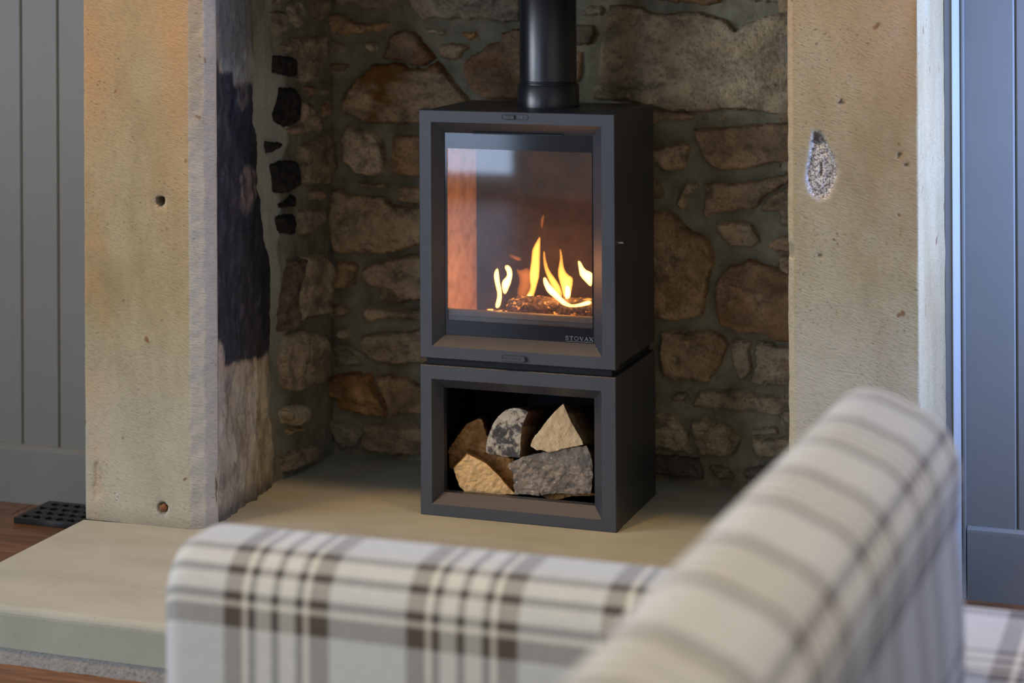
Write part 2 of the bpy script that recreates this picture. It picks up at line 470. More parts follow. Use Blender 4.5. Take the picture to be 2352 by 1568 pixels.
BACK = Plane((-.40, .42), (.95, .42))
SIDE = Plane((-.418, .125), (-.398, .42))
bw = group_empty('wall_back', (.27, .42, 0))
mortar('mortar_bed', BACK, -.01, 1.30, -.01, 1.52, bw)
TAN = (.36, .265, .165); GRY = (.31, .27, .205); BRN = (.25, .17, .105); ORG = (.42, .25, .115); PAL = (.43, .36, .26); DRK = (.12, .105, .085)
B = lambda reg, s, col=TAN, th=.014, rust=0, **k: stone(BACK, reg, s, col, th, rust, parent=bw, **k)
B('P', '770 -60 930 -60 915 0 905 12 895 27 860 22 835 22 828 15 800 8 790 15 770 17', GRY)
B('T2', '95 150 160 140 290 150 345 200 430 240 560 240 700 230 790 230 805 250 800 290 740 320 660 350 610 330 540 370 460 385 370 380 330 400 240 390 210 355 150 375 125 330 115 250', (.44, .30, .17), .018)
B('T2', '95 510 130 440 230 440 290 480 330 540 260 590 100 580', GRY, .010)
B('T2', '500 480 560 460 650 480 655 540 590 580 540 565 495 530', PAL, .010)
B('T2', '60 690 150 680 330 690 350 720 280 790 180 780 80 780', BRN, .008)
B('T2', '-10 940 60 920 120 960 110 1030 50 1050 0 1010', BRN, .009)
B('P', '880 135 887 114 898 99 894 84 909 72 938 67 957 74 972 95 988 112 1003 133 975 154 945 151 925 140 905 139', (.32, .235, .16), .022, 1)
B('P', '861 144 925 143 945 154 975 157 1004 137 1013 143 1027 164 1043 183 1060 205 1080 230 1080 262 963 284 890 283 842 282 821 267 793 257 789 235 800 212 823 181 845 160', (.37, .28, .18), .026, 1)
B('P', '938 -60 1200 -60 1200 52 1150 52 1105 45 1070 48 1045 43 1033 50 1003 42 973 48 957 33 943 25 940 5', GRY, .02)
B('T1', '700 420 830 390 960 400 1060 460 1040 500 900 525 800 500 710 460', PAL, .010)
B('T1', '1180 450 1450 440 1520 530 1400 590 1250 500', ORG, .010)
B('T1', '920 640 1100 600 1380 640 1370 700 1280 770 1270 840 1150 870 1000 850 930 780', (.33, .25, .17), .014)
B('T1', '1290 900 1400 800 1570 700 1640 620 1830 590 1820 470 2060 400 2180 420 2180 1450 1580 1440 1450 1330 1370 1250 1310 1100 1300 1000', (.30, .20, .125), .022, .5)
B('P', '1222 70 1310 60 1300 250 1225 255', BRN, .012)
# above-right
B('R3', '100 70 150 30 230 30 245 60 230 108 100 110 75 90', GRY, .012)
B('R3', '50 150 180 150 195 200 170 280 140 300 50 290', (.20, .16, .11), .012)
B('R3', '40 330 110 330 110 480 80 540 40 500', BRN, .010, .6)
B('R3', '280 30 350 25 480 35 560 80 640 85 750 70 850 70 960 100 1030 120 1095 195 1130 160 1250 110 1420 60 1500 50 1500 740 1420 745 1330 735 1210 715 1130 710 1000 705 930 725 850 720 700 715 560 690 400 645 330 650 175 640 200 520 215 430 230 260 250 150', (.31, .255, .175), .022, .15, rough=.7)
B('R3', '470 -80 1000 -80 1000 20 900 40 800 30 700 25 600 10 500 0', BRN, .012, .4)
B('R3', '1180 -80 1500 -80 1500 10 1330 20 1200 15 1170 0', GRY, .012)
B('R3', '400 700 570 705 850 728 850 745 830 775 740 780 620 790 560 810 400 800', (.33, .24, .16), .014)
B('R3', '870 750 910 740 920 770 870 780', PAL, .008, step=.004)
B('R3', '960 755 1030 745 1035 775 975 785', PAL, .008, step=.004)
B('R3', '810 825 950 815 1130 810 1145 800 1420 785 1500 785 1500 1040 1420 1045 1300 1055 1200 1085 1050 1100 990 1100 930 1070 870 1000 840 920', (.35, .255, .165), .020, .1, rough=.6)
B('R3', '480 970 560 950 620 940 730 910 795 920 800 950 790 1060 760 1090 650 1105 600 1080 590 1050 540 1050 480 1040', (.36, .27, .18), .020)
B('R3', '770 1160 840 1170 860 1190 820 1235 775 1260 770 1340 740 1350 705 1320 730 1250 760 1200', (.43, .34, .23), .012)
B('R3', '880 1180 1000 1160 1100 1170 1260 1150 1420 1110 1500 1090 1500 1150 1420 1185 1290 1260 1210 1355 1080 1360 1000 1370 900 1395 870 1375 890 1300 900 1240', (.40, .30, .20), .020)
B('R3', '1225 1368 1300 1265 1425 1195 1500 1165 1500 1355', (.34, .25, .17), .016)
B('R3', '480 1130 570 1140 620 1200 645 1270 570 1285 480 1290', BRN, .012)
B('R3', '945 1440 1050 1420 1180 1425 1220 1480 1255 1560 1180 1600 1050 1580 1000 1520', (.36, .29, .20), .016, rough=.8)
B('P', '1470 482 1503 482 1546 486 1564 500 1586 528 1610 538 1625 545 1640 570 1643 600 1630 640 1622 690 1618 725 1600 728 1575 735 1540 737 1515 730 1470 725', (.38, .27, .16), .022, .3, rough=.8)
B('R4', '480 270 560 180 640 160 680 140 800 175 905 210 1000 215 1000 640 840 640 790 600 730 590 640 590 580 570 500 540 480 450 470 350', (.36, .245, .15), .024, .4, rough=.8)
B('R4', '800 40 850 10 905 0 1000 -10 1000 110 850 110 800 80', TAN, .012)
B('R4', '150 570 300 580 460 560 560 620 545 700 520 780 430 900 340 870 290 870 240 880 160 850 140 700', (.34, .25, .16), .018, .2, rough=1.3)
B('R4', '565 620 640 615 700 640 688 700 705 800 640 890 610 850 570 740', GRY, .014)
B('R4', '718 662 760 630 905 660 1000 670 1000 905 760 905 682 880 705 830 725 760 700 700', (.33, .28, .20), .016)
B('R4', '340 1010 380 930 440 920 560 920 640 920 760 950 880 960 1000 950 1000 1060 860 1080 780 1075 700 1060 560 1055 480 1050 430 1035 350 1040', (.35, .295, .21), .020)
B('R4', '190 990 250 930 310 930 330 970 260 1010', GRY, .012)
B('R4', '60 1055 115 1055 240 1070 280 1130 320 1170 330 1250 350 1308 240 1300 110 1270 60 1260', (.34, .29, .20), .016)
B('R4', '322 1112 400 1090 470 1110 540 1115 600 1170 635 1240 620 1290 580 1330 480 1320 395 1320 345 1230', (.36, .31, .215), .022)
B('R4', '690 1170 770 1150 860 1145 865 1198 700 1203', GRY, .012, step=.004)
B('R4', '700 1215 870 1208 1000 1205 1000 1330 760 1335 720 1310 695 1260', (.35, .30, .21), .018)
B('R4', '60 1310 230 1320 380 1330 420 1420 400 1470 250 1450 60 1430', DRK, .018, rough=1.5)
B('R4', '650 1400 800 1370 1000 1340 1000 1460 640 1470', DRK, .014, rough=1.5)
B('R4', '425 1380 520 1370 620 1450 500 1475', (.17, .15, .115), .012, rough=1.5)
# lower-left and mid-left of the back wall
B('R1', '965 880 1010 805 1130 820 1200 850 1240 920 1255 990 1260 1060 1240 1120 1130 1130 1060 1110 1030 1070 980 1040 970 950', (.46, .385, .27), .026)
B('R1', '1300 870 1360 860 1500 870 1560 880 1560 1145 1460 1145 1400 1135 1290 1120 1270 1080 1290 980', (.38, .26, .145), .018, .3)
B('R1', '1035 1160 1130 1165 1270 1180 1285 1195 1240 1220 1130 1210 1060 1190', (.44, .34, .21), .012, step=.004)
B('R1', '1320 1195 1460 1190 1560 1190 1560 1325 1460 1320 1330 1305', TAN, .016)
B('P', '763 436 783 434 797 443 843 446 886 450 900 468 965 474 1010 474 1010 560 963 560 940 570 915 578 880 583 835 580 780 583 768 575 757 530 755 480', (.42, .325, .205), .026, .1, rough=.8)
B('T3', '150 570 190 500 180 400 210 260 300 270 440 290 450 340 440 470 430 540 380 545 300 590 180 600', (.40, .275, .15), .020, .2)
B('T3', '500 350 600 290 660 300 760 250 900 240 1020 200 1110 210 1250 200 1250 700 1110 700 900 740 720 720 650 690 700 600 600 560 500 470', (.37, .285, .19), .024)
B('T3', '120 750 290 745 390 850 300 880 120 925 140 820', TAN, .014)
B('T3', '190 1110 210 1020 330 1010 380 1080 380 1165 290 1150', (.40, .34, .23), .014)
B('T3', '490 820 520 780 700 790 900 800 1110 780 1250 780 1250 940 1110 940 960 935 880 900 700 915 560 955 490 940', (.42, .34, .225), .020)
B('T3', '460 1130 520 1080 700 1050 900 1050 1110 1020 1250 1030 1250 1390 1110 1400 900 1410 700 1395 600 1350 550 1300 490 1290 440 1200', (.35, .28, .19), .022)
B('T3', '110 1190 300 1170 420 1220 540 1320 560 1400 400 1440 130 1440', (.24, .225, .155), .006)
B('R2', '850 880 900 855 1000 850 1120 860 1165 985 1215 1050 1225 1130 1090 1115 920 1080 910 1020 845 1000', (.43, .25, .11), .026, .7)
B('R2', '1140 860 1240 860 1320 870 1360 880 1410 920 1500 930 1500 1110 1400 1110 1300 1110 1240 1135 1228 1060 1178 980', (.42, .30, .175), .022, .2)
B('R2', '850 1190 870 1140 920 1145 1000 1190 1060 1250 1050 1320 920 1330 890 1250', GRY, .016)
B('R2', '1080 1170 1150 1165 1300 1180 1500 1190 1500 1370 1280 1370 1150 1350 1070 1330 1070 1230', (.33, .255, .165), .018)
# stones further right, hidden behind the right pillar from the photograph's side
for v0 in (.03, .135, .24, .36, .47, .60, .72, .83, .96, 1.08):
    wv = random.uniform(.13, .19); hh = random.uniform(.075, .10)
    q = np.array([(1.115, v0+.01), (1.115+wv*.5, v0), (1.11+wv, v0+.012), (1.105+wv, v0+hh), (1.115+wv*.4, v0+hh+.006), (1.108, v0+hh-.01)])
    pv, tr, d = patch(densify(q, .008, .004, v0*9), .009)
    V = [BACK.w(a, b, -.010+.024*(1-math.exp(-dd/.004))+.005*fbm(a*14, b*20, v0)) for (a, b), dd in zip(pv, d)]
    o = mesh('stone', V, tr, RUB, bw); o.color = (*random.choice([TAN, GRY, BRN]), 1)
    set_attr(o.data, 'rust', np.zeros(len(V))); set_attr(o.data, 'soot', np.zeros(len(V)))
# courses above the frame so that the wall carries on under the lintel
for r_ in range(3):
    u = .0
    while u < 1.28:
        wv = random.uniform(.10, .26); v0 = 1.20+r_*.11
        q = np.array([(u+.012, v0+.008), (u+wv*.5, v0+random.uniform(0, .014)), (u+wv-.008, v0+.01), (u+wv-.006, v0+.095), (u+wv*.5, v0+.10), (u+.01, v0+.092)])
        pv, tr, d = patch(densify(q, .012, .003, u), .02)
        V = [BACK.w(a, b, -.010+.024*(1-math.exp(-dd/.008))) for (a, b), dd in zip(pv, d)]
        o = mesh('stone', V, tr, RUB, bw); o.color = (*random.choice([TAN, GRY, BRN]), 1)
        set_attr(o.data, 'rust', np.zeros(len(V))); set_attr(o.data, 'soot', np.zeros(len(V)))
        u += wv

# ---- inner left side wall of the recess (rubble, with sooty stone ends)
sw = group_empty('wall_inner_left', (-.41, .27, 0))
def lightstrip(u, v):
    # pale fillet of newer lime mortar beside the reveal
    x = .055+.030*fbm(v*6, 1, 0)+.02*math.sin(v*9)
    lo = min(1, max(0, (v-.25)/.25)); hi = min(1, max(.25, (1.08-v)/.15))
    return max(0, min(1, (x-u)/.008))*1.0*lo*hi
mortar('mortar_bed', SIDE, -.10, .31, -.01, 1.52, sw, light=lightstrip)
W = lambda reg, s, col=TAN, th=.014, **k: stone(SIDE, reg, s, col, th, parent=sw, **k)
W('R1', '510 70 580 65 610 100 590 200 560 220 540 260 525 200', GRY)
W('R1', '620 40 650 0 700 0 720 80 700 150 680 180 640 150 615 110', (.36, .32, .24))
W('R1', '740 -50 860 -50 870 60 860 90 820 140 770 110 740 50', (.20, .16, .11))
W('R1', '520 -60 700 -60 700 -10 650 -10 600 30 520 40', GRY)
W('R1', '665 365 660 330 600 345 560 350 580 290 640 240 740 235 850 215 850 300 840 420 800 520 700 540 662 500', (.33, .27, .19), .018)
W('R1', '520 352 600 357 660 367 660 495 600 490 520 470', DRK, .014, soot=.88, rough=.8)
W('R1', '565 560 640 560 690 640 680 780 660 800 600 825 540 780 525 740 550 640', DRK, .015, soot=.88, rough=.8)
W('R1', '695 650 760 660 800 740 820 850 720 850 688 800', (.33, .26, .18), .018)
W('R1', '720 560 790 545 800 620 750 625', BRN, .012, step=.004)
W('R1', '830 570 890 560 890 620 830 620', GRY, .010, step=.004)
W('R1', '830 680 890 650 880 750 840 760', (.34, .21, .12), .010, step=.004)
W('R1', '600 830 690 800 712 830 690 865 650 870', (.34, .25, .17), .014, step=.004)
W('R1', '480 910 590 910 560 960 475 1000', DRK, .012, soot=.9, rough=.8, step=.004)
W('R1', '690 940 800 890 890 860 915 960 915 1080 870 1180 760 1190 690 1180 688 1040', (.29, .225, .15), .020)
W('R1', '500 1060 580 1025 655 1030 683 1080 680 1200 600 1245 530 1245 510 1130', DRK, .015, soot=.88, rough=.8)
W('R1', '560 1310 650 1250 660 1330 570 1340', DRK, .012, soot=.9, rough=.8, step=.004)
W('R1', '540 1390 650 1370 670 1440 660 1510 570 1510 550 1450', DRK, .014, soot=.88, rough=.8)
W('R1', '682 1350 760 1340 830 1340 830 1430 740 1520 680 1500', (.33, .28, .19), .018)
W('R1', '750 1230 800 1205 860 1240 830 1290 770 1290', (.33, .25, .16), .012, step=.004)
W('R2', '680 130 800 110 850 190 845 330 830 490 680 510 655 560 640 350 660 260', (.36, .29, .19), .022)
W('R2', '600 150 640 130 676 140 655 260 636 350 650 560 625 590 530 600 540 480 570 260', (.24, .17, .12), .024, soot=.35)
W('R2', '580 620 680 590 790 600 830 680 835 840 790 920 740 930 660 970 580 960 540 850 550 740', (.35, .28, .185), .022)
W('R2', '540 1080 620 1050 690 1050 715 1100 700 1150 640 1180 560 1170', (.42, .35, .23), .026)
W('R2', '590 1200 640 1190 700 1185 690 1215 600 1240', (.36, .27, .16), .014, step=.004)
W('R2', '550 1370 620 1330 720 1310 780 1290 760 1380 680 1440 560 1480', (.30, .25, .17), .016)
# right inner side of the recess (hidden from here, closes the recess)
IR = Plane((.893, .42), (.893, -.2))
ir = group_empty('wall_inner_right', (.9, .1, 0))
mortar('mortar_bed', IR, -.02, .60, -.01, 1.52, ir, step=.02)
for r_ in range(11):
    u = .01
    while u < .56:
        wv = random.uniform(.12, .24); v0 = .0+r_*.135; u1 = min(.59, u+wv)
        q = np.array([(u+.010, v0+.008), (u1-.008, v0+.012), (u1-.006, v0+.122), (u+.01, v0+.118)])
        pv, tr, d = patch(densify(q, .012, .003, u), .022)
        V = [IR.w(a, b, -.010+.020*(1-math.exp(-dd/.008))+.003*fbm(a*20, b*20, 1)) for (a, b), dd in zip(pv, d)]
        o = mesh('stone', V, tr, RUB, ir); o.color = (*random.choice([TAN, GRY, BRN]), 1)
        set_attr(o.data, 'rust', np.zeros(len(V))); set_attr(o.data, 'soot', np.zeros(len(V)))
        u = u1

# ---- pillars
def pillar_mesh(name, prof, z0, z1, dz, parent, dispf, attrs, mat=DRS, du=.004):
    """prof: list of (x,y) along the visible outline (open); dense sweep in z. dispf(x,y,z,nx,ny,s)->outward; attrs -> dict"""
    pts = []
    for i in range(len(prof)-1):
        a = np.array(prof[i]); b = np.array(prof[i+1]); L = np.hypot(*(b-a)); m = max(1, int(L/du)); nr = np.array([(b-a)[1], -(b-a)[0]])/L
        for k in range(m): pts.append((a+(b-a)*k/m, nr, i))
    pts.append((np.array(prof[-1]), pts[-1][1], len(prof)-2))
    nz = int((z1-z0)/dz); V = []; Fc = []; A = {}
    for j in range(nz+1):
        z = z0+(z1-z0)*j/nz
        for (p, nr, s) in pts:
            h, at = dispf(p[0], p[1], z, s)
            V.append((p[0]+nr[0]*h, p[1]+nr[1]*h, z))
            for k in attrs: A.setdefault(k, []).append(at.get(k, 0.0))
    n = len(pts)
    for j in range(nz):
        for i in range(n-1):
            a = j*n+i; Fc.append((a, a+1, a+n+1, a+n))
    o = mesh(name, V, Fc, mat, parent, True)
    for k in attrs: set_attr(o.data, k, A[k])
    return o
PH = 1.28
pl_ = thing('stone_pillar', 'tan tooled sandstone pillar left of the stove, with two drilled holes', 'pillar', (-.55, -.1, 0))
h1 = pix(367, 462, 1, -.268); h2 = pix(372, 1167, 1, -.268); h1b = pix(358, 452, 1, -.268)
p3 = pix(225, 1105, 1, -.268); pk = pix(342, 1128, 1, -.268); pw = pix(270, 1143, 1, -.268)
def dl(x, y, z, s):
    at = {}
    h = .0012*fbm(x*12, z*12, 3, 3)
    if s == 1:
        for c, r, dep in ((h1, .0105, .03), (h2, .0125, .012)):
            d = math.hypot(x-c[0], z-c[2])
            if d < r*2.4: h -= .0035*max(0, 1-(d/(r*2.4)))
            if d < r: h -= dep*min(1, (r-d)/.003); at['dark'] = .75 if c is h1 else .4
            elif d < r*2.0: at['white'] = .5*(1-(d-r)/r)*max(0, fbm(x*80, z*80, 1)+.5)
        d = math.hypot((x-p3[0])/.012, (z-p3[2])/.04)
        if d+.4*fbm(x*40, z*40, 4) < 1: h -= .004; at['warm'] = 1.0
        d = math.hypot((x-pw[0])/.003, (z-pw[2])/.009)
        if d < 1: at['white'] = 1
        at['warm'] = max(at.get('warm', 0), min(1, max(0, (z-.35)/.7)*(.45+.9*abs((x+.555)/.13)**1.5)))
        at['pale'] = min(.4, max(0, (.45-z)/.6))
        if x < -.60: at['warm'] = max(at['warm'], min(1, (-.60-x)/.06)*max(0, .55+1.2*fbm(x*14, z*9, 3)))
        wv_ = .0
        e = min(abs(x+.685), 1)
        if e < .006: h -= (.006-e)*.5+.002*max(0, fbm(5, z*60, 2))
        if x > -.43: h -= .0015*fbm(x*60, z*60, 6)
    elif s == 2:
        at['pale'] = .6 if z < .75 else max(.15, .6-(z-.75)*1.4); h += .002*fbm(x*40, z*30, 8, 3)-.001
        at['warm'] = max(0, min(.5, (z-.9)*2))  # less pale, warmer towards the top: fading cool daylight painted into the stone
    elif s == 3:
        at['pale'] = .6; h += .003*fbm(y*30, z*22, 9)
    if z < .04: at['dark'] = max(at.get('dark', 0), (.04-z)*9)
    return h, at
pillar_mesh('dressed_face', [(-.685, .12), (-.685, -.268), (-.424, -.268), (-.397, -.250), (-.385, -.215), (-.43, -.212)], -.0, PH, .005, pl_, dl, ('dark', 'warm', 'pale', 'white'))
# rough reveal behind the pillar's arris
REVP = Plane((-.387, -.222), (-.413, .13))
edge = [(585, -60), (585, 0), (590, 60), (585, 130), (583, 260), (598, 350), (595, 430), (605, 500), (620, 560), (628, 620), (628, 690), (625, 770), (628, 850), (630, 1000), (632, 1112)]
eu = sorted([(REVP.uv(x, y)[1], REVP.uv(x, y)[0]) for x, y in edge]); ez = [a for a, b in eu]; ew = [b for a, b in eu]
sootP = np.array([REVP.uv(*p) for p in [(470, 135), (500, 138), (505, 165), (530, 168), (545, 200), (565, 185), (582, 200), (580, 260), (600, 350), (600, 430), (610, 500), (622, 560), (632, 640), (628, 770), (605, 822), (540, 832), (512, 842), (500, 760), (488, 690), (480, 600), (476, 400), (468, 260)]])
brP = [np.array([REVP.uv(*p) for p in q]) for q in ([(548, 190), (566, 185), (570, 230), (556, 262), (545, 235)], [(548, 395), (575, 380), (590, 400), (590, 440), (570, 500), (550, 480)])]
nz = 300; nu = 74; V = []; Fc = []; so = []; pk_ = []; shd_ft = []
UV = []
for j in range(nz+1):
    z = PH*j/nz; ue = float(np.interp(z, ez, ew))+.004*fbm(3, z*30, 4, 4)
    for i in range(nu+1):
        UV.append((ue*i/nu, z, i/nu))
UVa = np.array(UV)[:, :2]
ins = inside(sootP, UVa); ds = dist(sootP, UVa); sd = np.where(ins, ds, -ds)
bm_ = np.zeros(len(UVa))
for q in brP:
    i2 = inside(q, UVa); d2 = dist(q, UVa); bm_ = np.maximum(bm_, np.clip(.5+np.where(i2, d2, -d2)/.012, 0, 1))
for k, (u, z, t_) in enumerate(UV):
    h = .0085*fbm(u*26, z*7, 11, 5)+.003*fbm(u*80, z*30, 1, 3)
    h -= .020*max(0, (t_-.93)/.07)**2
    if t_ < .05: h -= .004*(1-t_/.05)
    V.append(REVP.w(u, z, h))
    s_ = min(1, max(0, .5+sd[k]/.010+.9*fbm(u*45, z*30, 3, 4)))
    if ins[k] and ds[k] > .02: s_ = 1.0
    s_ *= 1-.75*bm_[k]*min(1, max(0, .6+fbm(u*60, z*30, 8)))
    so.append(s_)
    below = sd[k] < 0 and z < .42 and z > .25
    pk_.append(max(bm_[k]*.8, (.45*math.exp(sd[k]/.02) if below else 0)))
    shd_ft.append(max(min(.8, max(0, (.045-z+.02*fbm(u*30, 1, 1))/.045)), min(.6, max(0, (z-.90+.1*fbm(u*20, z*12, 4))/.25))))  # upper part: shade above the daylight's reach painted in; foot simply darker
for j in range(nz):
    for i in range(nu):
        a = j*(nu+1)+i; Fc.append((a, a+1, a+nu+2, a+nu+1))
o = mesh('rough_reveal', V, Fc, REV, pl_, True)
o['label'] = 'weathered inner reveal with a long black soot stain'
set_attr(o.data, 'soot', so); set_attr(o.data, 'pink', pk_); set_attr(o.data, 'top_shade_dark_foot', shd_ft)
mesh('core', [(-.68, -.2, 0), (-.43, -.2, 0), (-.45, .12, 0), (-.68, .12, 0), (-.68, -.2, PH), (-.43, -.2, PH), (-.45, .12, PH), (-.68, .12, PH)],
     [(0, 1, 2, 3), (4, 5, 6, 7), (0, 1, 5, 4), (1, 2, 6, 5), (2, 3, 7, 6), (3, 0, 4, 7)], MOR, pl_)
bm = bmesh.new(); bmesh.ops.create_icosphere(bm, subdivisions=2, radius=.009, matrix=Matrix.Translation((h2[0], -.262, h2[2])))
for v in bm.verts: v.co += v.normal*.003*fbm(v.co.x*200, v.co.z*200, v.co.y*200)
o = frombm('iron_plug', bm, m_simple('rusty_iron', (.22, .09, .035), .9), pl_); o['label'] = 'rusty iron plug in the lower hole'

pr_ = thing('stone_pillar', 'tan tooled sandstone pillar right of the stove, with a pale crumbled patch', 'pillar', (1.0, -.1, 0))
pc = [pix(x, y, 1, -.268) for x, y in ((1868, 304), (1888, 306), (1902, 335), (1914, 355), (1924, 395), (1915, 425), (1900, 455), (1885, 459), (1860, 445), (1851, 410), (1854, 385), (1860, 350))]
pP = np.array([(c[0], c[2]) for c in pc])
nk = pix(1885, 390, 1, -.268); notch = pix(1812, 575, 1, -.268)
def dr(x, y, z, s):
    at = {}; h = .0012*fbm(x*12, z*12, 5, 3)
    if s == 2:
        p = np.array([(x, z)]); ww = max(0, 1)
        if .64 < z < .92 and .90 < x < 1.02:
            i_ = inside(pP, p)[0]; d = dist(pP, p)[0]
            if i_:
                h += -.009*min(1, d/.004)+.006*(1-math.exp(-d/.012))+.0035*fbm(x*170, z*170, 1, 3)
                at['white'] = 1.0
                if z > .872+.01*fbm(x*90, 2, 2): at['dark'] = .7; h -= .004
                if math.hypot((x-nk[0])/.0022, (z-nk[2])/.012) < 1: h -= .005; at['dark'] = .9
            elif d < .008: at['pale'] = .5*(1-d/.008)
        at['warm'] = min(1, max(0, (z-.55)/.6))*(.35+.75*min(1, abs(x-.9)/.2))*.8
        at['pale'] = max(at.get('pale', 0), min(.45, max(0, (.62-z)/.5)))
        for (qx, qy, r) in ((2065, 355, .004), (2082, 380, .003), (1884, 586, .003), (1932, 234, .005)):
            c = pix(qx, qy, 1, -.268); d = math.hypot(x-c[0], z-c[2])
            if d < r: h -= .003; at['dark'] = .8
    elif s == 1:
        h += .0012*fbm(y*60, z*35, 9, 3); at['pale'] = .25; at['warm'] = min(.7, max(0, (z-.6)*1.5))
        if abs(z-notch[2]) < .012: h -= .006; at['dark'] = .3
    elif s == 3:
        t_ = (y+.268)/.38; at['pale'] = 0; at['warm'] = .45; at['dark'] = .08
    return h, at
pillar_mesh('dressed_face', [(.878, .12), (.878, -.254), (.892, -.268), (1.131, -.268), (1.131, .10)], 0, PH, .005, pr_, dr, ('dark', 'warm', 'pale', 'white'))
mesh('core', [(.89, -.25, 0), (1.12, -.25, 0), (1.12, .09, 0), (.89, .09, 0), (.89, -.25, PH), (1.12, -.25, PH), (1.12, .09, PH), (.89, .09, PH)],
     [(0, 1, 2, 3), (4, 5, 6, 7), (0, 1, 5, 4), (1, 2, 6, 5), (2, 3, 7, 6), (3, 0, 4, 7)], MOR, pr_)

# ---- chimney breast above the opening
CEIL = 2.35
ln = thing('stone_lintel', 'stone lintel resting on the two pillars above the stove', 'lintel', (.22, -.1, PH))
bm = bmesh.new(); bx(bm, -.70, 1.145, -.275, .12, PH, PH+.34, .006); o = frombm('lintel_block', bm, DRS, ln)
for k in ('dark', 'warm', 'pale', 'white'): set_attr(o.data, k, np.zeros(len(o.data.vertices)))
struct(box('wall_chimney', -.69, 1.135, -.262, .12, PH+.341, CEIL, WHITE))
struct(box('wall_flue_plate', -.45, .90, -.1, .45, 1.50, 1.53, m_simple('register_plate_steel', (.03, .03, .03), .6)))
struct(box('wall_shell', -.60, 1.1, .45, .55, FZ, CEIL, WHITE))

# ---- alcove panelling
def panelling(name, x0, x1, grooves, yw, ztop, zs, side):
    g = group_empty(name, ((x0+x1)/2, yw, 0))
    struct(box('backing', x0, x1, yw+.012, yw+.06, FZ, CEIL, PANEL, g))
    gs = sorted(grooves)
    e = [x0]+gs+[x1]
    for a, b in zip(e[:-1], e[1:]):
        bm = bmesh.new(); bx(bm, a+.0005, b-.0005, yw, yw+.02, zs-.01, CEIL)
        es = [q for q in bm.edges if all(abs(v.co.y-yw) < 1e-6 for v in q.verts) and abs(q.verts[0].co.x-q.verts[1].co.x) < 1e-6]
        bmesh.ops.bevel(bm, geom=es, offset=.0038, segments=1, affect='EDGES')
        frombm('board', bm, PANEL, g)
    return g
GL = .103
panelling('wall_left_alcove', -3.0, -.686, [-.992-GL*k for k in range(0, 19)], .12, CEIL, .035, 0)
GR = .104
panelling('wall_right_alcove', 1.131, 1.95, [1.272+GR*k for k in range(0, 7)], .12, CEIL, .045, 1)
def skirting(name, x0, x1, zt, yw):
    bm = bmesh.new()
    prof = [(yw+.03, FZ), (yw-.012, FZ), (yw-.012, zt-.012), (yw-.0115, zt-.006), (yw-.004, zt), (yw+.03, zt)]
    rows = []
    for x in (x0, x1): rows.append([bm.verts.new((x, a, b)) for a, b in prof])
    n = len(prof)
    for i in range(n): bm.faces.new((rows[0][i], rows[0][(i+1) % n], rows[1][(i+1) % n], rows[1][i]))
    bm.faces.new(rows[0]); bm.faces.new(rows[1][::-1])
    return struct(frombm(name, bm, PANEL))
skirting('baseboard_left', -3.0, -.687, .041, .12)
skirting('baseboard_right', 1.172, 1.95, .05, .12)
# corner bead beside the right pillar
tm = group_empty('trim_1', (1.155, .11, 0))
box('backing_fillet', 1.132, 1.146, .098, .125, FZ, CEIL, PANEL, tm)
bm = bmesh.new()
for z_ in (0,):
    pr2 = [(1.146, .125), (1.146, .098), (1.1475, .0955), (1.1495, .0965), (1.1625, .1115), (1.163, .114), (1.163, .125)]
    lo_ = [bm.verts.new((a, b, FZ)) for a, b in pr2]; hi_ = [bm.verts.new((a, b, CEIL)) for a, b in pr2]; n_ = len(pr2)
    for k in range(n_): bm.faces.new((lo_[k], lo_[(k+1) % n_], hi_[(k+1) % n_], hi_[k]))
frombm('moulding', bm, m_paint('lit_moulding_paint', (.34, .34, .32), .35), tm)  # lighter than the panels: brightness facing the right window put into the colour
box('outer_fillet', 1.163, 1.170, .108, .125, FZ, CEIL, PANEL, tm, .002)

# ---- the rest of the room
def wall_with_window(name, fixed, axis, a0, a1, w0, w1, wz0, wz1, th, no):
    g = group_empty(name, (0, 0, 0)); lo, hi = (fixed, fixed+th) if th > 0 else (fixed+th, fixed)
    def bb(nm, p0, p1, z0, z1, mt=WHITE, l=lo, h=hi):
        if axis == 'x': return box(nm, l, h, p0, p1, z0, z1, mt, g)
        return box(nm, p0, p1, l, h, z0, z1, mt, g)
    bb('wall_panel', a0, w0, FZ, CEIL); bb('wall_panel', w1, a1, FZ, CEIL); bb('wall_panel', w0, w1, FZ, wz0); bb('wall_panel', w0, w1, wz1, CEIL)
    win = group_empty('window_%d' % no, (0, 0, 0)); m_ = (lo+hi)/2
    def fb(nm, p0, p1, z0, z1, t=.03):
        if axis == 'x': return box(nm, m_-t/2, m_+t/2, p0, p1, z0, z1, WHT, win)
        return box(nm, p0, p1, m_-t/2, m_+t/2, z0, z1, WHT, win)
    fb('window_frame', w0, w0+.05, wz0, wz1); fb('window_frame', w1-.05, w1, wz0, wz1); fb('window_frame', w0+.05, w1-.05, wz0, wz0+.05); fb('window_frame', w0+.05, w1-.05, wz1-.05, wz1)
    nb = max(1, round((w1-w0)/.5))
    for k in range(1, nb): c = w0+(w1-w0)*k/nb; fb('glazing_bar', c-.012, c+.012, wz0+.05, wz1-.05, .024)
    c = (wz0+wz1)/2; fb('glazing_bar', w0+.05, w1-.05, c-.012, c+.012, .022)
WHT = m_paint('white_window_paint', (.75, .75, .73), .4)
wall_with_window('wall_left', -3.0, 'x', -6.0, .12, -3.95, -1.85, .65, 2.05, -.10, 1)
wall_with_window('wall_rear', -6.0, 'y', -3.0, 1.95, -3.0+.05, -1.9, -.04, 2.05, -.10, 2)
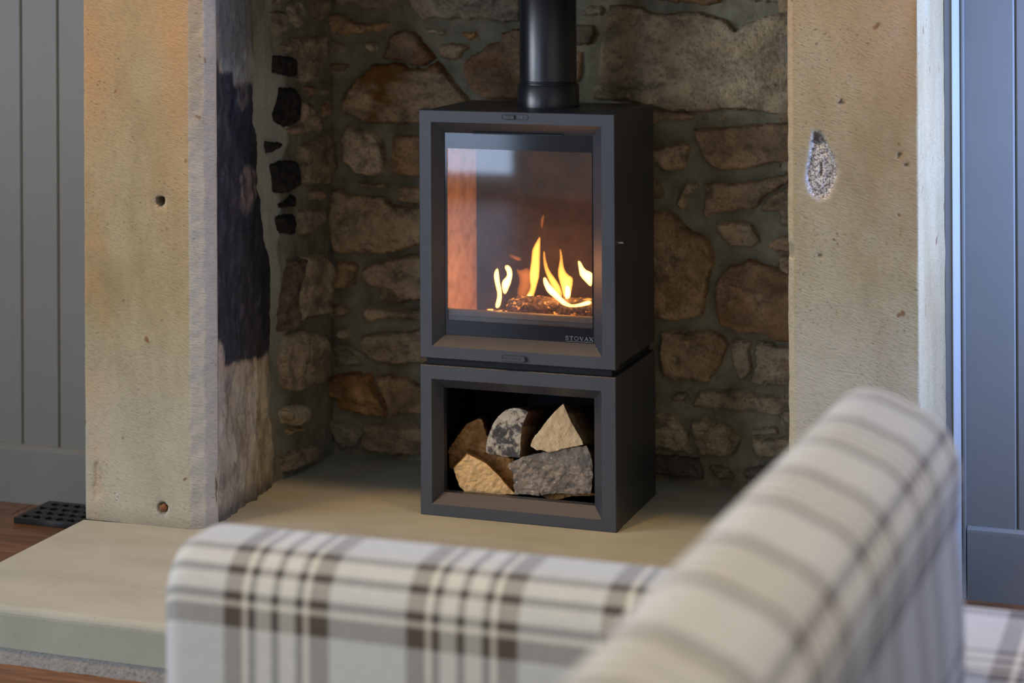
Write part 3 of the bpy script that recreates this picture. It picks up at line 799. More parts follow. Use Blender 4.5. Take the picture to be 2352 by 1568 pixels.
wall_with_window('wall_right', 1.95, 'x', -6.0, .12, -.56, -.04, .40, 1.50, .10, 3)
struct(box('ceiling', -3.1, 2.05, -6.1, .5, CEIL, CEIL+.06, WHITE))

# ================================================================== STOVE
SW, SD, SH = .45, .318, .892
stove = thing('wood_stove', 'matt charcoal wood-burning stove with a glass door and a log store underneath', 'stove', (SW/2, SD/2, 0))
Y0 = .0
def ff(x, y, d=0.0):
    p = pix(x, y, 1, d); return (p[0], p[2])
def frame(name, o, i1, i2, d1, d2, dback, mat, parent, inner_to=None):
    """bevelled frame: outer rect o, bevel starts i1 at depth d1 and ends i2 at depth d2; rects are (x0,x1,z0,z1)"""
    bm = bmesh.new()
    def ring(r, y): return [bm.verts.new((r[0], y, r[2])), bm.verts.new((r[1], y, r[2])), bm.verts.new((r[1], y, r[3])), bm.verts.new((r[0], y, r[3]))]
    e = .0015
    rs = [ring(o, dback), ring(o, d1+e), ring((o[0]+e, o[1]-e, o[2]+e, o[3]-e), d1), ring(i1, d1), ring(i2, d2)]
    if inner_to is not None: rs.append(ring(i2, inner_to))
    rs.append(ring(i2, dback) if inner_to is None or inner_to < dback else ring(i2, inner_to+.0005))
    for a, b in zip(rs[:-1], rs[1:]):
        for k in range(4): bm.faces.new((a[k], a[(k+1) % 4], b[(k+1) % 4], b[k]))
    a, b = rs[-1], rs[0]
    for k in range(4): bm.faces.new((a[k], a[(k+1) % 4], b[(k+1) % 4], b[k]))
    return frombm(name, bm, mat, parent)
def rect(tl, tr, bl, br, d):
    a, b, c, e = ff(*tl, d), ff(*tr, d), ff(*bl, d), ff(*br, d)
    return ((a[0]+c[0])/2, (b[0]+e[0])/2, (c[1]+e[1])/2, (a[1]+b[1])/2)
DZ0, DZ1 = .346, SH            # door
o_d = (0, SW, DZ0, DZ1)
i1 = rect((990, 279), (1383, 291), (991, 795), (1381, 820), 0)
i2 = rect((1021, 303), (1362, 315), (1022, 768), (1364, 789), .024)
door = frame('door', o_d, i1, i2, 0, .024, .030, IRON, stove, inner_to=.030)
# body shell of the firebox, open at the front
def shell(name, x0, x1, y0, y1, z0, z1, t, mat, parent, inner=None, bev=.002):
    bm = bmesh.new()
    bx(bm, x0, x1, y1-t, y1, z0, z1); bx(bm, x0, x0+t, y0, y1-t, z0, z1); bx(bm, x1-t, x1, y0, y1-t, z0, z1)
    bx(bm, x0+t, x1-t, y0, y1-t, z0, z0+t); bx(bm, x0+t, x1-t, y0, y1-t, z1-t, z1)
    return frombm(name, bm, mat, parent)
shell('firebox_body', .004, SW-.003, .0305, SD, DZ0+.004, SH-.003, .012, IRON, stove)
# recessed waist between door and log store
box('waist', .012, SW-.012, .012, SD-.01, .3312, DZ0+.0035, BLACKIN, stove)
# log store module
LZ = .3306
o_l = (0, SW, 0, LZ)
j1 = rect((991, 869), (1382, 898), (992, 1158), (1382, 1192), 0)
j2 = rect((1020, 890), (1366, 914), (1019, 1129), (1365, 1161), .026)
fr_ = frame('log_store_frame', o_l, j1, j2, 0, .026, .045, IRON, stove, inner_to=.045)
shell('log_store_body', .0015, SW-.0015, .0455, SD, 0.0, LZ-.001, .008, IRON, stove)
bm = bmesh.new(); bx(bm, .010, SW-.010, SD-.012, SD-.0085, .009, LZ-.010); bx(bm, .0096, .0116, .046, SD-.012, .009, LZ-.010); bx(bm, SW-.0116, SW-.0096, .046, SD-.012, .009, LZ-.010)
bx(bm, .0116, SW-.0116, .046, SD-.012, LZ-.011, LZ-.0095); bx(bm, .0116, SW-.0116, .046, SD-.012, .0085, .0105)
frombm('log_store_lining', bm, BLACKIN, stove)
# glass pane with printed black border
t = NT('stove_glass'); gl = t.new('ShaderNodeBsdfGlossy'); gl.inputs['Roughness'].default_value = .035; gl.inputs['Color'].default_value = (1, 1, 1, 1)
tr_ = t.new('ShaderNodeBsdfTransparent'); fr = t.new('ShaderNodeFresnel'); fr.inputs[0].default_value = 1.75
df = t.new('ShaderNodeBsdfDiffuse'); df.inputs[0].default_value = (.5, .48, .44, 1)
mx0 = t.new('ShaderNodeMixShader'); hz = t.ramp(t.noise(t.coord((1, 1, .4)), 9, 4), [(.3, .012), (.7, .05)]); t.link(hz, mx0.inputs[0]); t.link(tr_.outputs[0], mx0.inputs[1]); t.link(df.outputs[0], mx0.inputs[2])
mx = t.new('ShaderNodeMixShader'); t.link(fr.outputs[0], mx.inputs[0]); t.link(mx0.outputs[0], mx.inputs[1]); t.link(gl.outputs[0], mx.inputs[2]); t.link(mx.outputs[0], t.out.inputs[0])
GLASS = t.m
GY = .026
g0 = ff(1028, 341, GY); g1 = ff(1360, 350, GY); g2 = ff(1028, 736, GY); g3 = ff(1360, 753, GY)
gr = ((g0[0]+g2[0])/2, (g1[0]+g3[0])/2, (g2[1]+g3[1])/2, (g0[1]+g1[1])/2)
mesh('glass_pane', [(gr[0]-.001, GY+.0015, gr[2]-.001), (gr[1]+.001, GY+.0015, gr[2]-.001), (gr[1]+.001, GY+.0015, gr[3]+.001), (gr[0]-.001, GY+.0015, gr[3]+.001)], [(0, 1, 2, 3)], GLASS, door)
t = NT('printed_black_glass'); t.base((.010, .011, .015)); t.rough(.08, .5); FRIT = t.m
bm = bmesh.new()
def ringq(bm, a, b, y):
    A = [bm.verts.new((x, y, z)) for x, z in ((a[0], a[2]), (a[1], a[2]), (a[1], a[3]), (a[0], a[3]))]
    Bv = [bm.verts.new((x, y, z)) for x, z in ((b[0], b[2]), (b[1], b[2]), (b[1], b[3]), (b[0], b[3]))]
    for k in range(4): bm.faces.new((A[k], A[(k+1) % 4], Bv[(k+1) % 4], Bv[k]))
ringq(bm, (i2[0]+.0005, i2[1]-.0005, i2[2]+.0005, i2[3]-.0005), gr, GY); frombm('glass_border', bm, FRIT, door)
# maker's lettering on the border
def text(s, loc, size, mat, parent, sx=1.0, name='lettering', ext=.0003):
    cu = bpy.data.curves.new(name, 'FONT'); cu.body = s; cu.size = size; cu.extrude = ext; cu.space_character = 1.15
    to = bpy.data.objects.new('tmp', cu); COL.objects.link(to)
    bpy.context.view_layer.update()
    me = bpy.data.meshes.new_from_object(to.evaluated_get(bpy.context.evaluated_depsgraph_get()))
    bpy.data.objects.remove(to)
    me.transform(Matrix.Translation(loc) @ Matrix.Rotation(math.pi/2, 4, 'X') @ Matrix.Diagonal((sx, 1, 1, 1)))
    me.name = name; return link(name, me, mat, parent)
LET = m_simple('pale_print', (.42, .50, .49), .4)
# wide serif capitals drawn as strokes
def strokes(name, glyphs, x0, z0, hgt, wds, gap, mat, parent, y):
    bm = bmesh.new(); x = x0
    for (g, wd) in zip(glyphs, wds):
        for (pts, lw) in g:
            for (a, b) in zip(pts[:-1], pts[1:]):
                A = np.array([x+a[0]*wd, z0+a[1]*hgt]); Bp = np.array([x+b[0]*wd, z0+b[1]*hgt]); d = Bp-A; L = np.hypot(*d); nr = np.array([-d[1], d[0]])/max(L, 1e-9)*lw*hgt/2; e = d/max(L, 1e-9)*lw*hgt*.2
                q = [A+nr-e, A-nr-e, Bp-nr+e, Bp+nr+e]
                bm.faces.new([bm.verts.new((p[0], y, p[1])) for p in q])
        x += wd+gap
    r = bmesh.ops.extrude_face_region(bm, geom=bm.faces[:])
    for g in r['geom']:
        if isinstance(g, bmesh.types.BMVert): g.co.y += .0002
    return frombm(name, bm, mat, parent)
Sg = [([(.92, .72), (.9, .93), (.7, 1), (.35, 1), (.08, .88), (.06, .70), (.2, .58), (.75, .44), (.95, .30), (.92, .12), (.65, 0), (.3, 0), (.06, .08), (.05, .30)], .09)]
Tg = [([(.5, 0), (.5, 1)], .13), ([(.02, .82), (.04, 1), (.96, 1), (.98, .82)], .07), ([(.32, 0), (.68, 0)], .05)]
Og = [([(.5+.5*math.cos(a*math.pi/10), .5+.5*math.sin(a*math.pi/10)) for a in range(21)], .09)]
Vg = [([(.08, 1), (.5, 0)], .12), ([(.5, 0), (.92, 1)], .06), ([(-.04, 1), (.24, 1)], .05), ([(.76, 1), (1.04, 1)], .05)]
Ag = [([(.08, 0), (.5, 1)], .06), ([(.5, 1), (.92, 0)], .12), ([(.25, .36), (.75, .36)], .05), ([(-.04, 0), (.22, 0)], .05), ([(.78, 0), (1.04, 0)], .05)]
Xg = [([(.08, 1), (.92, 0)], .12), ([(.08, 0), (.92, 1)], .06), ([(-.04, 1), (.24, 1)], .05), ([(.76, 1), (1.04, 1)], .05), ([(-.04, 0), (.24, 0)], .05), ([(.76, 0), (1.04, 0)], .05)]
ta = ff(1299, 779, GY-.0005); tb = ff(1362, 783, GY-.0005); tw_ = (tb[0]-ta[0])
lz = ta[1]-.0005
gw = tw_*.118; gg = (tw_-6*gw*1.12)/5
strokes('lettering', [Sg, Tg, Og, Vg, Ag, Xg], ta[0], lz, .0075, [gw*.9, gw*1.05, gw*1.3, gw*1.1, gw*1.1, gw*1.1], (tw_-gw*6.55)/5, LET, door, GY-.0004)
mesh('lettering_rule', [(ta[0], GY-.0004, lz-.0032), (tb[0], GY-.0004, lz-.0032), (tb[0], GY-.0004, lz-.0027), (ta[0], GY-.0004, lz-.0027)], [(0, 1, 2, 3)], LET, door)
# vent slit over the glass
a = ff(1087, 300, .020); b = ff(1293, 305, .020)
box('vent_slit', a[0], b[0], .0175, .0235, i2[3]-.0005, i2[3]+.0022, DARKSLOT, door)
# slots in the door frame : air slider (top) and handle (bottom)
def slot(name, px0, px1, pyc, hh, parent):
    a = ff(px0, pyc, 0); b = ff(px1, pyc, 0); bm = bmesh.new(); r = hh/2; n = 10; zc = (a[1]+b[1])/2; pts = []
    for k in range(n+1): t_ = math.pi/2+math.pi*k/n; pts.append((a[0]+r+r*math.cos(t_), zc+r*math.sin(t_)))
    for k in range(n+1): t_ = -math.pi/2+math.pi*k/n; pts.append((b[0]-r+r*math.cos(t_), zc+r*math.sin(t_)))
    vo = [bm.verts.new((x, -.0006, z)) for x, z in pts]; cx = (a[0]+b[0])/2
    vi = [bm.verts.new((cx+(x-cx)*.96, -.0006, zc+(z-zc)*.84)) for x, z in pts]
    vb = [bm.verts.new((cx+(x-cx)*.96, .0006, zc+(z-zc)*.84)) for x, z in pts]
    N = len(pts)
    for k in range(N):
        bm.faces.new((vo[k], vo[(k+1) % N], vi[(k+1) % N], vi[k])); bm.faces.new((vi[k], vi[(k+1) % N], vb[(k+1) % N], vb[k]))
    bm.faces.new(vb)
    o = frombm(name, bm, DARKSLOT, parent); return a[0], b[0], zc
sa, sb, sz = slot('air_slot', 1152, 1214, 269, .0125, door)
bm = bmesh.new(); bx(bm, sa+.009, sa+.031, -.004, .0, sz-.005, sz+.004, .0015); sl = frombm('air_slider', bm, IRON, door)
def bar(bm, x0, x1, z0, z1, y): bx(bm, x0, x1, y, y+.0004, z0, z1)
bm = bmesh.new(); xm = sa+.0205; bar(bm, xm-.0026, xm+.0026, sz-.0004, sz+.0006, -.0046); xp = sa+.0475
frombm('minus_mark', bm, DARKSLOT, door)
bm = bmesh.new(); bar(bm, xp-.0028, xp+.0028, sz-.0006, sz+.0006, -.0016); bar(bm, xp-.0006, xp+.0006, sz-.0028, sz+.0028, -.0016)
frombm('plus_mark', bm, m_simple('grey_print', (.25, .25, .27), .5), door)
ha, hb, hz_ = slot('handle_slot', 1152, 1213, 823, .013, door)
bm = bmesh.new(); bx(bm, ha+.002, hb-.010, -.007, -.004, hz_-.006, hz_-.002, .001); cyl(bm, (hb-.009, -.008, hz_), (hb-.009, .001, hz_), .0045, 16)
frombm('door_handle', bm, IRON, door)
# hinge slot with bright pin on the right flank
pn = pix(1425, 555, 0, SW); 
box('hinge_slot', SW-.0035, SW-.0022, pn[1]-.016, pn[1]-.012, pn[2]-.032, pn[2]+.033, DARKSLOT, stove)
bm = bmesh.new(); cyl(bm, (SW-.004, pn[1]-.013, pn[2]), (SW+.010, pn[1]-.011, pn[2]), .0028, 12); frombm('hinge_pin', bm, BRIGHT, stove)
# firebox lining
t = NT('vermiculite_brick'); c_ = t.coord(); a_ = t.noise(c_, 25, 5, .65); t.base(t.ramp(a_, [(.3, (.42, .28, .18)), (.55, (.64, .46, .31)), (.8, (.74, .58, .42))])); t.rough(.95, .1); t.bump(a_, .4, .003); VERM = t.m
t = NT('sooted_brick'); c_ = t.coord(); a_ = t.noise(c_, 12, 5, .65); t.base(t.ramp(a_, [(.3, (.03, .022, .016)), (.7, (.10, .07, .05))])); t.rough(.95, .1); SOOTB = t.m
fx0, fx1, fz0, fz1, fy0, fy1 = .034, SW-.034, .392, SH-.03, .045, .268
box('side_brick', .0165, fx0, fy0, fy1, fz0, fz1, VERM, stove); box('side_brick', fx1, SW-.0155, fy0, fy1, fz0, fz1, VERM, stove)
box('back_brick', .0165, SW-.0155, fy1, fy1+.03, fz0, fz1, SOOTB, stove); box('base_brick', .0165, SW-.0155, fy0, fy1, DZ0+.0165, fz0, SOOTB, stove)
bm = bmesh.new(); V = [(.034, .10, fz1-.022), (fx1, .10, fz1-.022), (fx1, fy1, fz1-.042), (.034, fy1, fz1-.042)]
vv = [bm.verts.new(v) for v in V]+[bm.verts.new((v[0], v[1], v[2]+.02)) for v in V]
for q in ((0, 1, 2, 3), (4, 5, 6, 7), (0, 1, 5, 4), (1, 2, 6, 5), (2, 3, 7, 6), (3, 0, 4, 7)): bm.faces.new([vv[k] for k in q])
frombm('baffle_plate', bm, SOOTB, stove)
a = ff(1030, 706, .05); b = ff(1360, 745, .05)
bm = bmesh.new(); bx(bm, fx0+.001, fx1-.001, .046, .054, fz0+.004, .434, .002); bx(bm, fx0+.001, fx1-.001, .040, .056, .434, .448, .002)
frombm('log_guard', bm, m_simple('heat_greyed_steel', (.16, .155, .14), .55, .3), stove)
# ash and embers
t = NT('glowing_embers'); c_ = t.coord(); a_ = t.noise(c_, 90, 4, .6); t.base((.08, .06, .05)); em = t.ramp(a_, [(.5, (0, 0, 0)), (.6, (1, .25, .04)), (.75, (1, .6, .2))]); t.link(em, t.b.inputs['Emission Color']); t.b.inputs['Emission Strength'].default_value = 3; EMB = t.m
V = []; Fc = []; nx, ny = 60, 30
for j in range(ny+1):
    for i in range(nx+1):
        x = fx0+.01+(fx1-fx0-.02)*i/nx; y_ = .058+(fy1-.065)*j/ny
        e = min(1, i/5, (nx-i)/5, j/4, (ny-j)/4)
        V.append((x, y_, fz0+.002+e*(.022+.010*fbm(x*60, y_*60, 1))))
for j in range(ny):
    for i in range(nx): a = j*(nx+1)+i; Fc.append((a, a+1, a+nx+2, a+nx+1))
eb = mesh('ember_bed', V, Fc, EMB, None, False); eb['label'] = 'glowing embers on the firebox floor behind the glass'; eb['category'] = 'embers'; eb['kind'] = 'stuff'

# ---- logs : prism from an end-face outline, carried back towards the rear
def log(name, label, s, y0, length, shift, shrink, end_mat, body_mats, tilt=0, seed=1, reg='L', group=None, ecc=.0045, rough=1.0):
    px = topx(reg, s); P = np.array([ff(x, y, y0) for x, y in px])
    c = P.mean(0); q = pix(px[0][0]+shift[0], px[0][1]+shift[1], 1, y0+length); dx = q[0]-P[0][0]; dz = q[2]-P[0][1]
    P = densify(P, .0035, .0013*rough, seed); pv, tr, d = patch(P, .0045)
    root = thing(name, label, 'log', (c[0], y0+length/2, P[:, 1].min()), group)
    V = []
    for (u, v), dd in zip(pv, d):
        V.append((u, y0+tilt*(u-c[0])+.0022*fbm(u*90, v*90, seed, 4)*rough-.0012*(1-math.exp(-dd/.003)), v))
    o = mesh('cut_end', V, tr, end_mat, root, False)
    if len(tr):
        a, b, cc = [np.array(V[i]) for i in tr[0]]
        if np.cross(b-a, cc-a)[1] > 0: o.data.flip_normals()
    n = len(P); m = 14; V = []; Fc = []; mi = []
    for j in range(m+1):
        t_ = j/m; sc = 1+(shrink-1)*t_
        for i in range(n):
            u, v = P[i]; uu = c[0]+(u-c[0])*sc+dx*t_; v2 = c[1]+(v-c[1])*sc+dz*t_
            w_ = .004*fbm(u*60+seed, v*60, t_*1.5, 4)*min(1, t_*8)*rough
            uu += (u-c[0])/.05*w_; v2 += (v-c[1])/.05*w_
            V.append((uu, y0+tilt*(u-c[0])*(1-t_)+length*t_, v2))
    for j in range(m):
        for i in range(n):
            a = j*n+i; b = j*n+(i+1) % n; Fc.append((a, b, b+n, a+n)); mi.append(i/n)
    Fc.append(tuple(range(m*n, m*n+n)))
    bo = mesh('split_side', V, Fc, body_mats[0], root, True)
    if len(body_mats) > 2:   # bark on a span of the outline
        bo.data.materials.append(body_mats[1]); lo, hi = body_mats[2]
        for k, f_ in enumerate(mi):
            if lo <= f_ <= hi: bo.data.polygons[k].material_index = 1
    return root
EG1 = m_endgrain('pale_end_grain', (.66, .42, .17), (.78, .52, .25), 90, 0, .03, .16)
EG2 = m_endgrain('mouldy_end_grain', (.58, .46, .32), (.66, .54, .40), 70, .9, .12, .12)
EG3 = m_endgrain('fresh_end_grain', (.80, .54, .28), (.85, .61, .35), 60, 0, .12, .30)
EG4 = m_endgrain('grey_end_grain', (.26, .215, .165), (.29, .24, .185), 5, .45, .30, .10)
SP1 = m_split('orange_split_wood', (.34, .16, .055), (.62, .35, .13)); SP2 = m_split('brown_split_wood', (.42, .24, .11), (.66, .42, .21))
BARK = m_split('dark_bark', (.06, .04, .03), (.20, .12, .08)); BARK2 = m_split('red_bark', (.20, .09, .05), (.38, .20, .13))
BARK3 = m_split('pale_split_wood', (.55, .38, .20), (.72, .55, .34))
log('split_log', 'split log with pale ringed end at the lower left of the store', '130 1010 200 940 290 845 400 905 490 960 600 1070 660 1145 740 1250 830 1350 640 1345 400 1320 270 1305 200 1220 160 1110', .050, .20, (6, -42), .95, EG1, (SP1, BARK, (.72, .98)), .18, 3)
log('split_log', 'rough brown split log standing behind the pale ringed one at the left', '60 1010 62 780 120 700 270 490 400 425 460 440 520 650 500 800 640 870 830 900 835 1090 840 1290 700 1200 500 960 300 850 120 1030', .092, .16, (12, -14), .95, SP1, (SP1, BARK, (0, .25)), .0, 5, rough=2)
log('split_log', 'grey mould-spotted half-round log on top, in the middle', '510 820 515 720 535 640 560 560 600 470 650 400 700 350 740 320 830 300 905 308 960 325 1000 350 960 440 930 530 918 640 910 760 905 892 830 890 740 880 640 860 560 845', .052, .19, (58, -10), .96, EG2, (SP2, BARK2, (.15, .58)), .10, 7)
log('split_log', 'fresh pale wedge-shaped log on top, at the right', '1045 750 1060 690 1150 560 1250 430 1340 330 1430 248 1500 420 1560 540 1620 630 1665 742 1560 762 1450 780 1350 805 1260 825 1180 800 1120 800', .050, .20, (68, -2), .98, EG3, (SP2, BARK2, (.02, .42)), .06, 9)
log('split_log', 'broad weathered grey log end lying at the lower right', '770 965 930 890 1060 850 1300 815 1500 780 1700 757 1750 850 1775 980 1775 1100 1770 1200 1750 1335 1550 1330 1400 1320 1250 1330 1170 1350 1148 1290 1145 1345 1000 1330 855 1325 840 1200 835 1080 800 1020', .054, .20, (26, -4), .94, EG4, (SP2, BARK, (.0, .3)), .05, 11, rough=1.4)
log('split_log', 'small brown log mostly hidden beneath the weathered grey one', '1150 1325 1720 1290 1840 1340 1750 1350 1560 1352 1480 1368 1380 1392 1300 1398 1230 1385', .070, .17, (10, -4), .9, SP1, (SP1,), 0, 13)

# ---- fire
bl = thing('burning_log', 'charred log burning behind the stove glass', 'log', (.27, .15, .415))
bm = bmesh.new(); n = 26; m = 30; V = []; Fc = []
for j in range(m+1):
    t_ = j/m; x = .155+.23*t_; 
    for i in range(n):
        a = 2*math.pi*i/n; r = .030*(1+.22*fbm(math.cos(a)*2, math.sin(a)*2, t_*6))*(min(1, .55+t_*6) if j < m/2 else min(1, .55+(1-t_)*6))
        V.append((x, .150+.02*t_+r*math.cos(a), .442+r*.8*math.sin(a)))
for j in range(m):
    for i in range(n): Fc.append((j*n+i, j*n+(i+1) % n, (j+1)*n+(i+1) % n, (j+1)*n+i))
Fc.append(tuple(range(n))); Fc.append(tuple(range(m*n, m*n+n)))
t = NT('charred_wood'); c_ = t.coord(); a_ = t.noise(c_, 120, 4, .65); t.base(t.ramp(a_, [(.4, (.03, .02, .016)), (.6, (.16, .10, .07)), (.75, (.5, .42, .35))])); t.rough(.9); t.bump(a_, .8, .003)
em = t.ramp(t.noise(c_, 70, 3), [(.6, (0, 0, 0)), (.7, (1, .3, .05))]); t.link(em, t.b.inputs['Emission Color']); t.b.inputs['Emission Strength'].default_value = 1.5
mesh('charred_wood', V, Fc, t.m, bl, True)
fire = thing('fire', 'bright yellow and orange flames behind the stove glass', 'fire', (.28, .15, .45))
def m_flame(name, col, strength):
    t = NT(name); t.n.remove(t.b); e = t.new('ShaderNodeEmission'); e.inputs[0].default_value = (*col, 1)
    e.inputs[1].default_value = strength*.5
    t.link(e.outputs[0], t.out.inputs['Volume']); t.m.cycles.homogeneous_volume = True
    return t.m
FLY = m_flame('yellow_flame', (1.0, .50, .13), 700); FLO = m_flame('orange_flame', (1.0, .34, .05), 330); FLR = m_flame('faint_red_flame', (1.0, .25, .05), 60)
def flame(s, y0, k, mat):
    px = topx('S', s); P = np.array([ff(x, y, y0) for x, y in px]); P = densify(P, .006, .0, 1); 
    # round the outline
    for _ in range(2): P = (np.roll(P, 1, 0)+2*P+np.roll(P, -1, 0))/4
    pv, tr, d = patch(P, .0028); V = []; ix = {}
    for i, ((u, v), dd) in enumerate(zip(pv, d)):
        yy = y0+.006*math.sin(v*60+u*20)
        if dd < 4e-5: ix[i, -1] = ix[i, 1] = len(V); V.append((u, yy, v))
        else:
            for sg in (-1, 1): ix[i, sg] = len(V); V.append((u, yy+sg*k*math.sqrt(dd*.016), v))
    bm = bmesh.new(); vv = [bm.verts.new(v) for v in V]
    for f in tr:
        if all(ix[i, -1] == ix[i, 1] for i in f): continue
        bm.faces.new([vv[ix[i, -1]] for i in f]); bm.faces.new([vv[ix[i, 1]] for i in f[::-1]])
    bmesh.ops.recalc_face_normals(bm, faces=bm.faces)
    if bm.calc_volume(signed=True) < 0: bmesh.ops.reverse_faces(bm, faces=bm.faces[:])
    me = bpy.data.meshes.new('flame'); bm.to_mesh(me); bm.free()
    return link('flame', me, mat, fire)
flame('565 940 570 900 595 830 570 760 550 690 548 600 575 560 603 535 602 640 600 700 622 770 632 850 622 942', .085, .9, FLY)
flame('658 510 700 515 735 560 738 620 715 690 685 760 655 835 630 790 612 700 645 650 680 648 688 590 655 550', .10, .9, FLY)
flame('850 880 848 820 895 770 888 650 915 500 912 370 950 310 992 235 985 350 1000 540 990 640 960 710 935 800 912 905', .17, .9, FLO)
flame('880 880 850 830 880 790 920 800 910 900', .16, 1.0, FLY)
flame('1022 640 1048 620 1080 700 1140 770 1200 850 1270 910 1350 900 1410 870 1490 855 1495 900 1400 925 1290 940 1200 920 1130 850 1060 800 1030 720', .13, 1.0, FLY)
flame('1035 285 1028 380 1050 480 1090 580 1140 650 1180 720 1205 840 1180 860 1120 780 1080 690 1040 560 1015 420', .18, .8, FLO)
flame('1165 320 1195 440 1215 550 1260 625 1315 635 1310 720 1285 800 1260 890 1205 850 1195 740 1165 600 1175 470', .165, .9, FLO)
flame('1240 700 1290 730 1280 840 1260 880 1215 860', .15, 1.0, FLY)
flame('1335 475 1362 485 1410 580 1490 600 1490 750 1430 690 1365 630', .15, 1.0, FLY)
flame('930 900 1000 850 1100 840 1200 860 1300 870 1490 830 1490 970 1400 950 1150 930 1000 920', .155, .6, FLO)
flame('1000 190 1008 70 1045 20 1038 120 1012 210', .19, .7, FLR)
flame('750 540 790 590 880 540 920 640 900 780 860 860 800 860 770 780 790 680', .20, .7, FLR)
flame('680 410 760 440 825 450 825 500 750 480', .21, .8, FLR)
flame('930 940 945 925 960 965', .06, 1.0, FLY)
l = bpy.data.lights.new('firelight', 'POINT'); l.energy = .35; l.color = (1, .40, .12); l.shadow_soft_size = .03
o = bpy.data.objects.new('firelight', l); COL.objects.link(o); o.location = (.24, .12, .53)

# ---- flue pipe
fp = thing('flue_pipe', 'black round flue pipe rising from the stove top', 'pipe', (.232, .205, SH))
def lathe(name, cx, cy, prof, mat, parent, n=64):
    V = []; Fc = []
    for (r, z) in prof:
        for i in range(n): a = 2*math.pi*i/n; V.append((cx+r*math.cos(a), cy+r*math.sin(a), z))
    for j in range(len(prof)-1):
        for i in range(n): Fc.append((j*n+i, j*n+(i+1) % n, (j+1)*n+(i+1) % n, (j+1)*n+i))
    return mesh(name, V, Fc, mat, parent, True)
t = NT('satin_black_flue'); a_ = t.noise(t.coord(), 700, 2); t.base((.012, .015, .022)); t.rough(.27, .7); t.bump(a_, .3, .0006); FLU = t.m
PCX, PCY = .233, .205
lathe('pipe', PCX, PCY, [(.0645, .935), (.0645, 1.499), (.0, 1.499)], FLU, fp)
lathe('bead_ring', PCX, PCY, [(.0645, .942), (.0662, .944), (.0662, .946), (.0645, .948)], FLU, fp)
lathe('collar', PCX, PCY, [(.070, SH-.0025), (.070, .9385), (.0685, .940), (.0646, .940)], FLU, fp)

# ================================================================== floor grille
t = NT('black_cast_iron'); a_ = t.noise(t.coord(), 120, 3); t.base((.012, .012, .013)); t.rough(.45, .5); t.bump(a_, .4, .002); CAST = t.m
gx0, gx1, gy0, gy1 = -1.012, -.80, -.045, .105
cu = bpy.data.curves.new('tmp', 'CURVE'); cu.dimensions = '2D'; cu.fill_mode = 'BOTH'; cu.extrude = .006; cu.bevel_depth = .0008
def poly(pts):
    s = cu.splines.new('POLY'); s.points.add(len(pts)-1)
    for k, p in enumerate(pts): s.points[k].co = (p[0], p[1], 0, 1)
    s.use_cyclic_u = True
poly([(gx0, gy0), (gx1, gy0), (gx1, gy1), (gx0, gy1)])
nxh, nyh = 6, 4
for j in range(nyh):
    for i in range(nxh):
        cx = gx0+.022+(gx1-gx0-.044)*(i+.5*(j % 2)*.8)/(nxh-.5); cy = gy0+.022+(gy1-gy0-.044)*j/(nyh-1)
        r0 = .0155; pts = []
        star = (i+j) % 3
        for k in range(12):
            a = 2*math.pi*k/12+.3*j; r = r0*((.72 if k % 2 else 1.12) if star else (.95 if k % 2 else .85))*random.uniform(.9, 1.08)
            pts.append((cx+r*math.cos(a), cy+r*math.sin(a)))
        poly(pts)
to = bpy.data.objects.new('tmp', cu); COL.objects.link(to); bpy.context.view_layer.update()
me = bpy.data.meshes.new_from_object(to.evaluated_get(bpy.context.evaluated_depsgraph_get())); bpy.data.objects.remove(to)
me.transform(Matrix.Translation((0, 0, FZ+.0072)))
go = link('floor_grille', me, CAST); go['label'] = 'black cast-iron floor grille with star-shaped holes beside the left pillar'; go['category'] = 'grille'

# ================================================================== upholstered armchair
def sweep(name, prof, axis, a0, a1, n, mat, parent, round_end=.025, uoff=0.0, voff=0.0, bulge=None, na=10, vs_=1):
    """closed profile (list of (p,q)) swept along x or y with softly rounded ends; uv in metres"""
    P = np.array(prof); c = (P.max(0)+P.min(0))/2
    d = np.hypot(*(np.roll(P, -1, 0)-P).T); s = np.concatenate([[0], np.cumsum(d)])
    st = []
    for k in range(na+1): a = math.pi/2*k/na; st.append((a0+round_end*(1-math.sin(a)) , round_end*(1-math.cos(a)), a))
    st = st[::-1] if False else sorted(st, key=lambda z: z[0])
    st2 = [(a0+a1-p, i, a) for p, i, a in st][::-1]
    mid = [(a0+round_end+(a1-a0-2*round_end)*k/n, 0, 0) for k in range(1, n)]
    rows = st+mid+st2
    bm = bmesh.new(); uvl = bm.loops.layers.uv.new('UVMap'); N = len(P); vs = []
    half = (P.max(0)-P.min(0))/2
    for (p, ins_, a) in rows:
        row = []
        for k in range(N):
            q = P[k]-c; sc = 1-np.minimum(.9, ins_/half); q2 = c+q*sc
            b = bulge(p, q2) if bulge else (0, 0)
            x, z = q2[0]+b[0], q2[1]+b[1]
            row.append(bm.verts.new((p, x, z) if axis == 'x' else (x, p, z)))
        vs.append(row)
    for j in range(len(rows)-1):
        for k in range(N):
            k2 = (k+1) % N
            f = bm.faces.new((vs[j][k], vs[j][k2], vs[j+1][k2], vs[j+1][k])); f.smooth = True
            ua, ub = rows[j][0]-(rows[j][1] if j < na else -rows[j][1]), rows[j+1][0]-(rows[j+1][1] if j+1 <= na else -rows[j+1][1])
            for lp, (u, v) in zip(f.loops, ((ua, s[k]), (ua, s[k+1]), (ub, s[k+1]), (ub, s[k]))): lp[uvl].uv = (u+uoff, vs_*v+voff)
    for row in (vs[0], vs[-1]):
        f = bm.faces.new(row); f.smooth = False
        for lp in f.loops:
            co = lp.vert.co; lp[uvl].uv = ((co.y if axis == 'x' else co.x)+uoff, co.z+voff)
    return frombm(name, bm, mat, parent)
